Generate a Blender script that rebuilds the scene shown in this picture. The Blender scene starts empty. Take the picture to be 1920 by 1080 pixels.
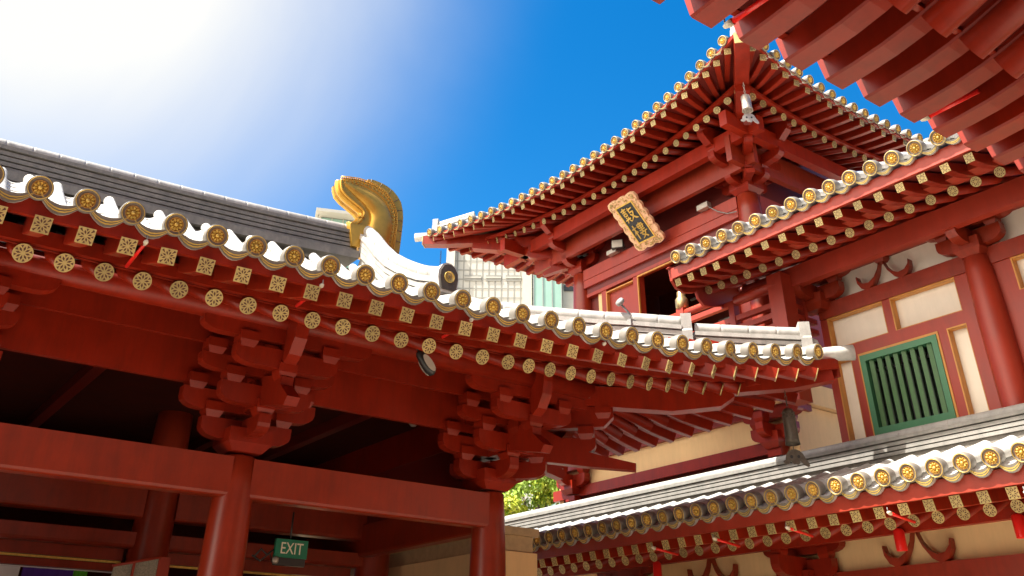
import bpy, math, random
from mathutils import Vector, Matrix
random.seed(7)
C = bpy.context.scene.collection
PI = math.pi
V3 = Vector

# ------------------------------------------------------------------ materials
def mat(name, col, rough=0.5, metal=0.0, noise=0.12, scale=3.0, bump=0.0, bscale=40.0, spec=0.5, streak=None, col2=None, coat=0.0, wear=0.0, rnd=0.0):
    m = bpy.data.materials.new(name); m.use_nodes = True
    nt = m.node_tree; b = nt.nodes['Principled BSDF']
    b.inputs['Roughness'].default_value = rough
    b.inputs['Metallic'].default_value = metal
    b.inputs['Specular IOR Level'].default_value = spec
    b.inputs['Coat Weight'].default_value = coat
    b.inputs['Coat Roughness'].default_value = 0.2
    tc = nt.nodes.new('ShaderNodeTexCoord')
    src = tc.outputs['Object']
    if streak:
        mp = nt.nodes.new('ShaderNodeMapping'); mp.inputs['Scale'].default_value = streak
        nt.links.new(src, mp.inputs['Vector']); src = mp.outputs['Vector']
    n = nt.nodes.new('ShaderNodeTexNoise'); n.inputs['Scale'].default_value = scale
    n.inputs['Detail'].default_value = 6; n.inputs['Roughness'].default_value = 0.65
    nt.links.new(src, n.inputs['Vector'])
    r = nt.nodes.new('ShaderNodeValToRGB')
    lo = tuple(max(0, c*(1-noise)) for c in col); hi = tuple(min(1, c*(1+noise)) for c in col)
    if col2: lo = col2; hi = col
    r.color_ramp.elements[0].position = 0.3; r.color_ramp.elements[0].color = (*lo, 1)
    r.color_ramp.elements[1].position = 0.7; r.color_ramp.elements[1].color = (*hi, 1)
    nt.links.new(n.outputs['Fac'], r.inputs['Fac']); 
    col_out = r.outputs['Color']
    if wear:      # weathering: run-off streaks, blotches and small chips
        mp2 = nt.nodes.new('ShaderNodeMapping'); mp2.inputs['Scale'].default_value = (5.0, 5.0, 0.8)
        nt.links.new(tc.outputs['Object'], mp2.inputs['Vector'])
        for sc_, lo_, hi_, amt in ((1.6, 0.42, 0.72, wear), (0.9, 0.35, 0.7, wear*0.7), (34.0, 0.66, 0.74, wear*1.1)):
            w_ = nt.nodes.new('ShaderNodeTexNoise'); w_.inputs['Scale'].default_value = sc_; w_.inputs['Detail'].default_value = 7; w_.inputs['Roughness'].default_value = 0.7
            nt.links.new(mp2.outputs['Vector'] if sc_ < 30 and sc_ > 1 else tc.outputs['Object'], w_.inputs['Vector'])
            mm_ = nt.nodes.new('ShaderNodeMapRange'); mm_.inputs['From Min'].default_value = lo_; mm_.inputs['From Max'].default_value = hi_
            mm_.inputs['To Min'].default_value = 0.0; mm_.inputs['To Max'].default_value = amt
            nt.links.new(w_.outputs['Fac'], mm_.inputs['Value'])
            mi_ = nt.nodes.new('ShaderNodeMixRGB'); mi_.blend_type = 'MIX'; mi_.inputs['Color2'].default_value = (col[0]*0.42+0.008, col[1]*0.5+0.004, col[2]*0.5+0.003, 1)
            nt.links.new(mm_.outputs['Result'], mi_.inputs['Fac']); nt.links.new(col_out, mi_.inputs['Color1']); col_out = mi_.outputs['Color']
    if rnd:       # every piece has aged a little differently
        oi = nt.nodes.new('ShaderNodeObjectInfo'); mr_ = nt.nodes.new('ShaderNodeMapRange')
        mr_.inputs['To Min'].default_value = 1-rnd; mr_.inputs['To Max'].default_value = 1+rnd*0.35
        nt.links.new(oi.outputs['Random'], mr_.inputs['Value'])
        hv = nt.nodes.new('ShaderNodeHueSaturation'); nt.links.new(mr_.outputs['Result'], hv.inputs['Value'])
        nt.links.new(col_out, hv.inputs['Color']); col_out = hv.outputs['Color']
    nt.links.new(col_out, b.inputs['Base Color'])
    rr = nt.nodes.new('ShaderNodeMapRange'); rr.inputs['To Min'].default_value = max(0.02, rough-0.1); rr.inputs['To Max'].default_value = min(1, rough+0.12)
    nt.links.new(n.outputs['Fac'], rr.inputs['Value']); nt.links.new(rr.outputs['Result'], b.inputs['Roughness'])
    if bump:
        n2 = nt.nodes.new('ShaderNodeTexNoise'); n2.inputs['Scale'].default_value = bscale; n2.inputs['Detail'].default_value = 4
        nt.links.new(src, n2.inputs['Vector'])
        bp = nt.nodes.new('ShaderNodeBump'); bp.inputs['Strength'].default_value = bump; bp.inputs['Distance'].default_value = 0.01
        nt.links.new(n2.outputs['Fac'], bp.inputs['Height']); nt.links.new(bp.outputs['Normal'], b.inputs['Normal'])
    return m

M = {}
M['red'] = mat('red_lacquer', (0.29, 0.0165, 0.004), 0.36, noise=0.16, wear=0.5, rnd=0.16, scale=1.7, bump=0.05, bscale=22, spec=0.28)
M['red_b'] = mat('red_lacquer_worn', (0.28, 0.025, 0.007), 0.34, noise=0.16, wear=0.5, scale=2.4, bump=0.08, bscale=14, spec=0.45)
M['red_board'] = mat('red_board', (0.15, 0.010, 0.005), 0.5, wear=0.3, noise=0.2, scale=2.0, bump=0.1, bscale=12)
M['red_wall'] = mat('red_wall_timber', (0.35, 0.032, 0.012), 0.45, wear=0.35, noise=0.13, scale=1.6, bump=0.1, bscale=12)
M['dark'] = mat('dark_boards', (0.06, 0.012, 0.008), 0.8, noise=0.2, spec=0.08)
M['tile'] = mat('roof_tile', (0.62, 0.585, 0.54), 0.5, wear=0.5, rnd=0.22, noise=0.16, scale=5.0, bump=0.25, bscale=60)
M['tile_d'] = mat('ridge_tile', (0.19, 0.17, 0.145), 0.55, wear=0.5, noise=0.25, scale=6.0, bump=0.3, bscale=50)
M['tile_r'] = mat('ridge_white_tile', (0.40, 0.375, 0.345), 0.55, wear=0.45, noise=0.18, scale=6.0, bump=0.3, bscale=50)
M['tile_g'] = mat('apron_tile_shaded', (0.27, 0.25, 0.225), 0.6, wear=0.45, noise=0.2, scale=6.0, bump=0.25, bscale=50)  # darker tile colour in place of shade falling on the apron ridge
M['tile_cap'] = mat('tile_cap_rim', (0.20, 0.178, 0.15), 0.5, noise=0.15, scale=8.0)
M['brown'] = mat('cap_brown', (0.17, 0.13, 0.095), 0.5)
M['gold'] = mat('cap_gold', (0.86, 0.56, 0.13), 0.36, metal=0.35, noise=0.25, scale=18, wear=0.35, rnd=0.28)
M['goldd'] = mat('cap_gold_recess', (0.52, 0.26, 0.05), 0.45, metal=0.2)
M['goldp'] = mat('gold_plate', (0.63, 0.48, 0.19), 0.42, metal=0.25, noise=0.22, scale=12, wear=0.4, rnd=0.30)
M['goldo'] = mat('gilded_ornament', (0.66, 0.36, 0.05), 0.33, metal=0.55, noise=0.16, scale=3.5, bump=0.2, bscale=14)
M['maroon'] = mat('plate_hole', (0.10, 0.035, 0.02), 0.6)
M['cream'] = mat('cream_plaster', (0.88, 0.60, 0.30), 0.85, wear=0.14, noise=0.05, scale=1.2, bump=0.1, bscale=60)
M['cream_w'] = mat('pale_plaster', (0.90, 0.83, 0.70), 0.85, wear=0.10, noise=0.05, scale=1.2, bump=0.1, bscale=60)
M['orange'] = mat('orange_trim', (0.62, 0.27, 0.05), 0.5, wear=0.3)
M['green'] = mat('green_frame', (0.05, 0.185, 0.085), 0.45, noise=0.1)
M['greenb'] = mat('green_bar', (0.045, 0.135, 0.035), 0.5, noise=0.15, scale=9)
M['iron'] = mat('dark_iron', (0.10, 0.085, 0.065), 0.5, metal=0.5, noise=0.25, scale=20)
M['bronze'] = mat('pale_bronze', (0.42, 0.37, 0.31), 0.4, metal=0.55, noise=0.2, scale=16)
M['brass'] = mat('brass', (0.45, 0.33, 0.16), 0.35, metal=0.8, noise=0.15, scale=12)
M['black'] = mat('black_plastic', (0.02, 0.02, 0.02), 0.4)
M['grey'] = mat('grey_metal', (0.22, 0.22, 0.21), 0.5, noise=0.15, scale=14)
M['rod'] = mat('red_rod', (0.80, 0.02, 0.015), 0.3, noise=0.05)
M['ivory'] = mat('ivory_plastic', (0.72, 0.66, 0.52), 0.4)
M['stone'] = mat('courtyard_stone', (0.52, 0.45, 0.36), 0.75, noise=0.15, scale=0.6, bump=0.2)
M['granite'] = mat('low_bounce_granite', (0.10, 0.09, 0.08), 0.6, noise=0.3, scale=12)  # dark tone for the added terrace, keeps ground bounce low
M['tan'] = mat('tan_coping', (0.50, 0.36, 0.20), 0.7, noise=0.15, scale=6)
M['ink'] = mat('ink_board', (0.035, 0.042, 0.045), 0.35)
M['frieze'] = mat('gilt_carving', (0.95, 0.72, 0.42), 0.5, metal=0.15, noise=0.5, scale=38, bump=0.9, bscale=45, col2=(0.72, 0.34, 0.20))
M['white'] = mat('white_cloth', (0.75, 0.74, 0.78), 0.8)
M['purple'] = mat('purple_cloth', (0.07, 0.02, 0.26), 0.8)
M['lime'] = mat('lime_cloth', (0.10, 0.42, 0.02), 0.8)
M['exitgreen'] = mat('exit_green', (0.0, 0.16, 0.085), 0.35, noise=0.03)
M['concrete'] = mat('pale_cladding', (0.40, 0.385, 0.335), 0.6, noise=0.05)
M['joint'] = mat('joint_grey', (0.22, 0.215, 0.19), 0.7)
M['gglass'] = mat('green_glass', (0.22, 0.36, 0.30), 0.12, noise=0.12, scale=0.5)
M['bark'] = mat('bark', (0.14, 0.10, 0.07), 0.9, noise=0.3)
M['leaf1'] = mat('leaf_lime', (0.40, 0.44, 0.03), 0.55, noise=0.45, scale=1.1)
M['leaf2'] = mat('leaf_green', (0.22, 0.33, 0.03), 0.55, noise=0.4, scale=1.1)
M['leaf3'] = mat('leaf_orange', (0.36, 0.15, 0.02), 0.6, noise=0.3, scale=1.5)
M['lens'] = mat('lamp_lens', (0.60, 0.58, 0.50), 0.15)
M['lattice'] = mat('worn_lattice', (0.30, 0.27, 0.21), 0.7, noise=0.4, scale=60)
for k in ('leaf1', 'leaf2', 'leaf3'):
    b = M[k].node_tree.nodes['Principled BSDF']; b.inputs['Transmission Weight'].default_value = 0.0
    b.inputs['Subsurface Weight'].default_value = 0.0
def glass_mat():
    m = bpy.data.materials.new('window_glass'); m.use_nodes = True
    b = m.node_tree.nodes['Principled BSDF']
    b.inputs['Base Color'].default_value = (0.02, 0.025, 0.025, 1); b.inputs['Roughness'].default_value = 0.03
    b.inputs['Specular IOR Level'].default_value = 1.0; b.inputs['IOR'].default_value = 1.9
    return m
M['pane'] = glass_mat()

# ------------------------------------------------------------------ mesh builder
class MB:
    def __init__(s): s.v = []; s.f = []; s.m = []; s.s = []
    def add(s, vs, fs, mi=0, smooth=False):
        o = len(s.v); s.v += [tuple(v) for v in vs]
        for f in fs: s.f.append(tuple(i+o for i in f)); s.m.append(mi); s.s.append(smooth)
        return s
    def hexa(s, p, mi=0):      # 8 points: 0-3 bottom ring, 4-7 top ring
        return s.add(p, [(3,2,1,0),(4,5,6,7),(0,1,5,4),(1,2,6,5),(2,3,7,6),(3,0,4,7)], mi)
    def box(s, c, d, mi=0, mx=None):
        x, y, z = d[0]/2, d[1]/2, d[2]/2
        p = [V3((a*x, b*y, e*z)) for e in (-1,1) for a, b in ((-1,-1),(1,-1),(1,1),(-1,1))]
        if mx: p = [mx @ q for q in p]
        return s.hexa([q+V3(c) for q in p], mi)
    def b2(s, a, b, mi=0):      # box from two corners
        c = [(a[i]+b[i])/2 for i in range(3)]; d = [abs(a[i]-b[i]) for i in range(3)]
        return s.box(c, d, mi)
    def prism(s, pts, mx, t0, t1, mi=0, smooth=False):   # 2D outline (x,z) extruded along local y
        n = len(pts)
        vs = [mx @ V3((p[0], t0, p[1])) for p in pts] + [mx @ V3((p[0], t1, p[1])) for p in pts]
        o = len(s.v); s.v += [tuple(v) for v in vs]
        s.f.append(tuple(o+i for i in range(n))); s.m.append(mi); s.s.append(False)
        s.f.append(tuple(o+n+i for i in reversed(range(n)))); s.m.append(mi); s.s.append(False)
        for i in range(n):
            j = (i+1) % n
            s.f.append((o+j, o+i, o+n+i, o+n+j)); s.m.append(mi); s.s.append(smooth)
        return s
    def lathe(s, prof, mx, n=20, mi=0, caps=True, smooth=True):    # prof [(r,h)], axis local z
        o = len(s.v)
        for r, h in prof:
            for k in range(n):
                a = 2*PI*k/n; s.v.append(tuple(mx @ V3((r*math.cos(a), r*math.sin(a), h))))
        for i in range(len(prof)-1):
            for k in range(n):
                q = (k+1) % n
                s.f.append((o+i*n+k, o+i*n+q, o+(i+1)*n+q, o+(i+1)*n+k)); s.m.append(mi); s.s.append(smooth)
        if caps:
            s.f.append(tuple(o+k for k in reversed(range(n)))); s.m.append(mi); s.s.append(False)
            L = len(prof)-1
            s.f.append(tuple(o+L*n+k for k in range(n))); s.m.append(mi); s.s.append(False)
        return s
    def sweep(s, rings, closed=True, mi=0, caps=True, smooth=False):   # rings: list of equal length point lists
        n = len(rings[0]); o = len(s.v)
        for r in rings: s.v += [tuple(p) for p in r]
        rng = n if closed else n-1
        for i in range(len(rings)-1):
            for k in range(rng):
                q = (k+1) % n
                s.f.append((o+i*n+k, o+i*n+q, o+(i+1)*n+q, o+(i+1)*n+k)); s.m.append(mi); s.s.append(smooth)
        if caps and closed:
            s.f.append(tuple(o+k for k in reversed(range(n)))); s.m.append(mi); s.s.append(False)
            L = len(rings)-1
            s.f.append(tuple(o+L*n+k for k in range(n))); s.m.append(mi); s.s.append(False)
        return s
    def tube(s, path, r, n=8, mi=0, smooth=True):
        path = [V3(p) for p in path]; rings = []
        for i, p in enumerate(path):
            t = (path[min(i+1, len(path)-1)]-path[max(i-1, 0)]).normalized()
            up = V3((0,0,1)) if abs(t.z) < 0.9 else V3((1,0,0))
            a = t.cross(up).normalized(); b = a.cross(t)
            rr = r[i] if isinstance(r, (list, tuple)) else r
            rings.append([p+a*rr*math.cos(2*PI*k/n)+b*rr*math.sin(2*PI*k/n) for k in range(n)])
        return s.sweep(rings, True, mi, True, smooth)
    def bar(s, path, w, h, mi=0, side=None, bevel=0):      # rectangular section along path; h may be list of (below, above)
        path = [V3(p) for p in path]; rings = []
        for i, p in enumerate(path):
            t = (path[min(i+1, len(path)-1)]-path[max(i-1, 0)]).normalized()
            a = side if side is not None else t.cross(V3((0,0,1))).normalized()
            b = a.cross(t).normalized()
            if b.z < 0: b = -b
            hb, ha = h[i] if isinstance(h, list) else (h/2, h/2)
            ww = w[i] if isinstance(w, list) else w
            if bevel:
                c = bevel
                rings.append([p-a*(ww/2-c)-b*hb, p+a*(ww/2-c)-b*hb, p+a*ww/2-b*(hb-c), p+a*ww/2+b*ha, p-a*ww/2+b*ha, p-a*ww/2-b*(hb-c)])
            else:
                rings.append([p-a*ww/2-b*hb, p+a*ww/2-b*hb, p+a*ww/2+b*ha, p-a*ww/2+b*ha])
        return s.sweep(rings, True, mi, True, False)
    def build(s, name, mats, parent=None, mx=None):
        me = mesh(name, s, mats)
        return link(name, me, parent, mx)

def mesh(name, mb, mats):
    me = bpy.data.meshes.new(name); me.from_pydata(mb.v, [], mb.f)
    if not isinstance(mats, (list, tuple)): mats = [mats]
    for m in mats: me.materials.append(m)
    me.polygons.foreach_set('material_index', mb.m); me.polygons.foreach_set('use_smooth', mb.s)
    import bmesh
    bm = bmesh.new(); bm.from_mesh(me); bmesh.ops.recalc_face_normals(bm, faces=bm.faces); bm.to_mesh(me); bm.free()
    me.update(); return me
W = {}
RJ = random.Random(11)
def link(name, me, parent=None, mx=None):
    o = bpy.data.objects.new(name, me); C.objects.link(o)
    w = mx if mx is not None else Matrix.Identity(4)
    if parent is not None:
        o.parent = parent; o.matrix_basis = W[parent].inverted() @ w
    else: o.matrix_basis = w
    W[o] = w
    return o
def thing(name, label, cat, loc=(0,0,0), group=None):
    o = link(name, None, None, Matrix.Translation(loc)); o.empty_display_size = 0.3
    return tag(o, label, cat, group)
def tag(o, label, cat=None, group=None, kind=None):
    if label: o['label'] = label
    if cat: o['category'] = cat
    if group: o['group'] = group
    if kind: o['kind'] = kind
    return o
def T(*a): return Matrix.Translation(a)
def frame(o, x, y, z):        # matrix from axes
    m = Matrix.Identity(4)
    for i in range(3): m[i][0] = x[i]; m[i][1] = y[i]; m[i][2] = z[i]; m[i][3] = o[i]
    return m

# ------------------------------------------------------------------ shared small meshes
def cap_mesh(R=0.12):
    b = MB(); m = frame((0,0,0), (1,0,0), (0,0,-1), (0,1,0)); k = R/0.12     # local z -> +y (into roof)
    b.lathe([(R*0.86, 0.16*k), (R*0.98, 0.10*k), (R, 0.02*k), (R*0.97, 0.0), (R*0.905, 0.0)], m, 24, 0, False)
    b.lathe([(R*0.905, 0.0), (R*0.90, -0.004*k), (R*0.855, -0.004*k), (R*0.845, 0.0)], m, 24, 1, False)
    b.lathe([(R*0.845, 0.0), (R*0.83, 0.010*k), (R*0.61, 0.010*k)], m, 24, 2, False)
    b.lathe([(R*0.61, 0.010*k), (R*0.60, 0.004*k), (R*0.57, 0.004*k), (R*0.55, 0.014*k), (0.001, 0.014*k)], m, 24, 3, False)
    for i in range(10):
        a = 2*PI*i/10; ca, sa = math.cos(a), math.sin(a)
        P = lambda r, t, y: V3((r*ca-t*sa, y, r*sa+t*ca))
        r0, r1, rm = R*0.14, R*0.56, R*0.40
        b.add([P(r0,0,0.012*k), P(rm,-R*0.125,0.010*k), P(r1,0,0.008*k), P(rm,R*0.125,0.010*k), P(rm*0.95,0,-0.012*k)], [(0,1,4),(1,2,4),(2,3,4),(3,0,4)], 1, False)
    b.lathe([(R*0.17, 0.012*k), (R*0.15, -0.004*k), (R*0.06, -0.010*k), (0.001, -0.011*k)], m, 12, 1, False)
    return mesh('tile_cap', b, [M['tile_cap'], M['gold'], M['brown'], M['goldd']])
CAP = cap_mesh(); CAPS = cap_mesh(0.105)

def petals(b, s, square):
    # gold lattice plate in local x,z plane facing -y, half size s
    for i in range(8):
        a = 2*PI*i/8 + (PI/8 if square else 0); ca, sa = math.cos(a), math.sin(a)
        P = lambda r, t: V3((r*ca-t*sa, -0.0155, r*sa+t*ca))
        q = s*(1.0 if not square or True else 1)
        b.add([P(q*.20,0), P(q*.48,-q*.115), P(q*.74,0), P(q*.48,q*.115)], [(0,1,2,3)], 1)
        a2 = a+PI/8; ca, sa = math.cos(a2), math.sin(a2)
        P = lambda r, t: V3((r*ca-t*sa, -0.0155, r*sa+t*ca))
        e = 1.0
        if square: e = min(1.28, 1/max(abs(ca), abs(sa)))
        b.add([P(q*.56,0), P(q*.86*e,-q*.15), P(q*.86*e,q*.15)], [(0,1,2)], 1)
def plate_mesh(s, square):
    b = MB()
    if square: b.box((0,-0.007,0), (2*s, 0.014, 2*s), 0)
    else: b.lathe([(s, 0.0), (s, 0.014)], frame((0,0,0), (1,0,0), (0,0,1), (0,-1,0)), 24, 0, True, False)
    petals(b, s, square)
    return mesh('gilded_end', b, [M['goldp'], M['maroon']])
SQ = plate_mesh(0.078, True); RD = plate_mesh(0.094, False)
SQ2 = plate_mesh(0.060, True); RD2 = plate_mesh(0.074, False); SQ3 = plate_mesh(0.068, True); RD3 = plate_mesh(0.080, False)

# ------------------------------------------------------------------ eaves
class Eave:
    """local frame: O (plan point, cap line base), U along the eave, N inward; z0 = cap centre height"""
    def __init__(s, O, U, N, z0, **k):
        s.O = V3((O[0], O[1], 0)); s.U = V3((U[0], U[1], 0)); s.N = V3((N[0], N[1], 0)); s.z0 = z0
        s.fl = k.get('flare', lambda u: 0.0); s.li = k.get('lift', lambda u: 0.0)
        s.hips = k.get('hips', [])          # list of (corner plan point, inward diagonal direction)
        s.fan = k.get('fan', [])            # list of (u_start, u_full) ; sign gives end
        s.s1 = k.get('s1', 0.29); s.s2 = k.get('s2', 0.028); s.zr = k.get('zr', -0.07)
    def prof(s, d):
        return s.zr + (s.s1*d if d < 0 else s.s1*d + s.s2*d*d)
    def p(s, u, d, z):      # point with z relative to z0 (lift decays inward)
        w = s.O + s.U*u + s.N*(d - s.fl(u)*math.exp(-(max(d,0)/3.2)**2))
        w.z = s.z0 + z + s.li(u)*math.exp(-(max(d,0)/2.6)**2)
        return w
    def r(s, u, d, off=0.0):  # point on the tiled surface; d measured from baseline, row start at flare
        f = s.fl(u); e = d + f
        w = s.O + s.U*u + s.N*d
        base = s.prof(d); edge = s.prof(-f)
        w.z = s.z0 + base + (s.li(u) + s.zr - edge)*math.exp(-(max(e,0)/2.4)**2) + off
        return w
    def theta(s, u):
        t = 0.0
        for a, c in s.fan:
            if c > a and u > a: t = min(1, (u-a)/(c-a))*PI/4
            if c < a and u < a: t = -min(1, (a-u)/(a-c))*PI/4
        return t
    def hipd(s, P, dirv):    # distance along dirv until the hip line
        best = 1e9
        for cpt, dd in s.hips:
            n = V3((-dd[1], dd[0], 0)); q = V3((cpt[0], cpt[1], 0))
            den = dirv.dot(n)
            if abs(den) > 1e-4:
                t = (q-V3((P.x, P.y, 0))).dot(n)/den
                if t > -2.5: best = min(best, t)
        return best

def tile_rows(E, par, us, dend, pitch, detail=True, R=0.088, rowname='tile_row', cap=None, dr=1.0):
    cap = cap or CAP
    """cover tile rows with gilded end caps, plus trough rows with drip fronts between them"""
    for i, u in enumerate(us):
        d0 = -E.fl(u); d1 = dend(u)
        if d1 - d0 < 0.15: continue
        ds = []; d = d0; first = True
        step = 0.36
        while d < d1-0.02:
            nx = min(d1, d+step)
            ds += [(d, R*1.035), (d+0.020, R*1.035), (d+0.026, R), (d+0.045, R), (nx-0.03, R), (nx-0.003, R)]
            d = nx
        rings = []
        for k, (dd, rr) in enumerate(ds):
            a = E.r(u, dd); t = (E.r(u, dd+0.03)-E.r(u, dd-0.03)).normalized(); nn = E.U.cross(t).normalized()
            if nn.z < 0: nn = -nn
            a = a + nn*0.075
            rings.append([a + E.U*rr*math.cos(q) + nn*rr*math.sin(q) for q in [PI*1.15-PI*1.3*j/9 for j in range(10)]])
        b = MB(); b.sweep(rings, False, 0, False, True)
        # upper stop
        last = rings[-1]; b.add(last, [tuple(range(len(last)))], 0)
        row = b.build(rowname, M['tile'], par)
        t = (E.r(u, d0+0.1)-E.r(u, d0-0.02)).normalized(); nn = E.U.cross(t).normalized()
        if nn.z < 0: nn = -nn
        o = E.r(u, d0) + nn*0.075 - t*0.02
        x = t.cross(nn)
        link('tile_cap', cap, row, frame(o, x, t, nn) @ Matrix.Rotation(RJ.uniform(-.3,.3), 4, 'Y') @ Matrix.Rotation(RJ.gauss(0,.025), 4, 'X') @ Matrix.Rotation(RJ.gauss(0,.025), 4, 'Z'))
    for i in range(len(us)-1):
        u0, u1 = us[i], us[i+1]; um = (u0+u1)/2; g = abs(u1-u0)
        if g > pitch*1.5: continue
        d0 = -E.fl(um); d1 = min(dend(u0), dend(u1))
        if d1-d0 < 0.12: continue
        b = MB(); rings = []; n = 9; hw = g*0.46
        ds = [d0-0.0] + [d0 + (d1-d0)*k/12 for k in range(1, 13)]
        def sec(dd, drop, w=hw):
            a = E.r(um, dd); t = (E.r(um, dd+0.03)-E.r(um, dd-0.03)).normalized(); nn = E.U.cross(t).normalized()
            if nn.z < 0: nn = -nn
            sl = (E.r(u1, max(dd, -E.fl(u1)))-E.r(u0, max(dd, -E.fl(u0)))); sl = sl/g*(1 if u1 > u0 else -1)
            return [a + sl*x + nn*(0.085*(x/w)**2 - 0.035 - drop*(1-(x/w)**2*0.75)) for x in [(-w+2*w*k/(n-1)) for k in range(n)]], t
        for dd in ds: rings.append(sec(dd, 0)[0])
        b.sweep(rings, False, 0, False, True)
        # stepped trough tile lips
        q = d0+0.34
        while q < d1-0.1 and detail:
            lo, t = sec(q, 0.0); hi, _ = sec(q, -0.016); hi2, _ = sec(q+0.1, 0)
            b.sweep([lo, hi, hi2], False, 0, False, False); q += 0.22
        # drip front: bands
        bands = [(k0*dr, k1*dr, mi) for k0, k1, mi in [(-0.006, 0.012, 2), (0.012, 0.030, 2), (0.030, 0.044, 1), (0.044, 0.056, 2), (0.056, 0.070, 1), (0.070, 0.092, 2)]]
        w2 = g*0.47
        for a0, a1, mi in bands:
            top, t = sec(d0, a0, w2); bot, _ = sec(d0, a1, w2)
            sh = -t*(0.012 if mi == 1 else 0.006)
            b.sweep([[p+sh for p in top], [p+sh for p in bot]], False, mi, False, False)
        top, t = sec(d0, 0.092*dr, w2)
        b.sweep([[p-t*0.006 for p in top], [p+t*0.10 for p in top]], False, 0, False, True)
        b.build('trough_tile', [M['tile'], M['gold'], M['tile_cap']], par)

def rafters(E, par, us_f, us_r, dsq, zsq, drd, zrd, sf=0.27, sr=0.45, lf=1.5, lr=2.4, w=0.148, rr=0.086, ends=True, curve=0.05, sq=None, rd=None):
    sq = sq or SQ; rd = rd or RD
    for u in us_f:
        th = E.theta(u); dv = (E.N*math.cos(th) - E.U*math.sin(th)); P = E.p(u, dsq, zsq)
        L = min(lf, E.hipd(P, dv)*0.97)
        if L < 0.12: continue
        pts = []; hs = []
        for k in range(7):
            t = L*k/6
            q = P + dv*t
            lift0 = E.li(u)*math.exp(-(dsq/2.6)**2); lift1 = E.li(u)*math.exp(-((dsq+t)/2.6)**2)
            q.z = P.z - lift0 + lift1*0.9 + lift0*0.1 + sf*t
            f = t/L
            pts.append(q); hs.append((w/2 + curve*math.sin(min(1, f*1.15)*PI)*0.9, w/2))
        b = MB(); b.bar(pts, w*0.96, hs, 0, side=dv.cross(V3((0,0,1))).normalized(), bevel=w*0.07)
        o = b.build('square_rafter', M['red'], par)
        if ends:
            t = (pts[1]-pts[0]).normalized()
            x = t.cross(V3((0,0,1))).normalized(); zz = x.cross(t)
            link('gilded_end', sq, o, frame(pts[0]-t*0.001, x, t, zz) @ Matrix.Rotation(RJ.gauss(0,.018), 4, 'Y'))
    for u in us_r:
        th = E.theta(u); dv = (E.N*math.cos(th) - E.U*math.sin(th)); P = E.p(u, drd, zrd)
        L = min(lr, E.hipd(P, dv)*0.985)
        if L < 0.15: continue
        Q = P + dv*L; Q.z = P.z + sr*L - (E.li(u)*math.exp(-(drd/2.6)**2) - E.li(u)*math.exp(-((drd+L)/2.6)**2))*0.6
        b = MB(); b.tube([P, P.lerp(Q, .5), Q], rr, 14)
        o = b.build('round_rafter', M['red'], par)
        if ends:
            t = (Q-P).normalized(); x = t.cross(V3((0,0,1))).normalized(); zz = x.cross(t)
            link('gilded_end', rd, o, frame(P-t*0.001, x, t, zz) @ Matrix.Rotation(RJ.uniform(-.4,.4), 4, 'Y'))

def strip(E, par, name, ua, ub, d, z0, z1, th, m, n=40):
    b = MB(); rings = []
    for k in range(n+1):
        u = ua+(ub-ua)*k/n
        a = E.p(u, d, z0); c = E.p(u, d+th, z0); e = E.p(u, d+th, z1); f = E.p(u, d, z1)
        rings.append([a, c, e, f])
    b.sweep(rings, True, 0, True, False)
    return b.build(name, m, par)

def sheet(E, par, name, ua, ub, f0, f1, m, n=40, th=0.03):
    """boarding following rafters: f0/f1 give (d,z) of outer and inner edge; clipped at hips"""
    b = MB(); top = []; 
    nd = 8
    rows = []
    for k in range(n+1):
        u = ua+(ub-ua)*k/n
        d0, z0 = f0; d1, z1 = f1
        P = E.p(u, d0, z0); h = E.hipd(P, E.N)
        dm = min(d1, d0 + max(0.0, h))
        row = []
        for j in range(nd+1):
            d = d0+(dm-d0)*j/nd
            row.append(E.p(u, d, z0+(z1-z0)*(d-d0)/(d1-d0)))
        rows.append(row)
    o = len(b.v)
    for s in (0, 1):
        b.sweep([[p+V3((0,0,th*s)) for p in r] for r in rows], False, 0, False, False)
    edge = [[r[0], r[0]+V3((0,0,th))] for r in rows]; b.sweep(edge, False, 0, False, False)
    return b.build(name, m, par)

# ------------------------------------------------------------------ bracket sets
def dou(b, mx, c, a, hb=0.078, ht=0.11, mi=0):
    """bearing block: c = centre at the face bottom; tapered foot below"""
    x, y, z = c; t = a/2; q = t*0.70
    p = [(x-q,y-q,z-hb),(x+q,y-q,z-hb),(x+q,y+q,z-hb),(x-q,y+q,z-hb),(x-t,y-t,z),(x+t,y-t,z),(x+t,y+t,z),(x-t,y+t,z)]
    b.hexa([mx @ V3(v) for v in p], mi)
    p = [(x-t,y-t,z),(x+t,y-t,z),(x+t,y+t,z),(x-t,y+t,z),(x-t,y-t,z+ht),(x+t,y-t,z+ht),(x+t,y+t,z+ht),(x-t,y+t,z+ht)]
    b.hexa([mx @ V3(v) for v in p], mi)
def arm_outline(h0, h1, zb, zt, r=0.16):
    """bow-arm outline from x=-h0 to h1 with rounded (faceted) lower ends"""
    pts = [(-h0, zt), (h1, zt)]
    for k in range(5):
        a = (PI/2)*k/4; pts.append((h1 - r*1.5*(1-math.cos(a)), zb + (zt-zb)*0.52 - (zt-zb)*0.52*math.sin(a)))
    for k in range(5):
        a = (PI/2)*(4-k)/4; pts.append((-h0 + r*1.5*(1-math.cos(a)), zb + (zt-zb)*0.52 - (zt-zb)*0.52*math.sin(a)))
    return pts
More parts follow.
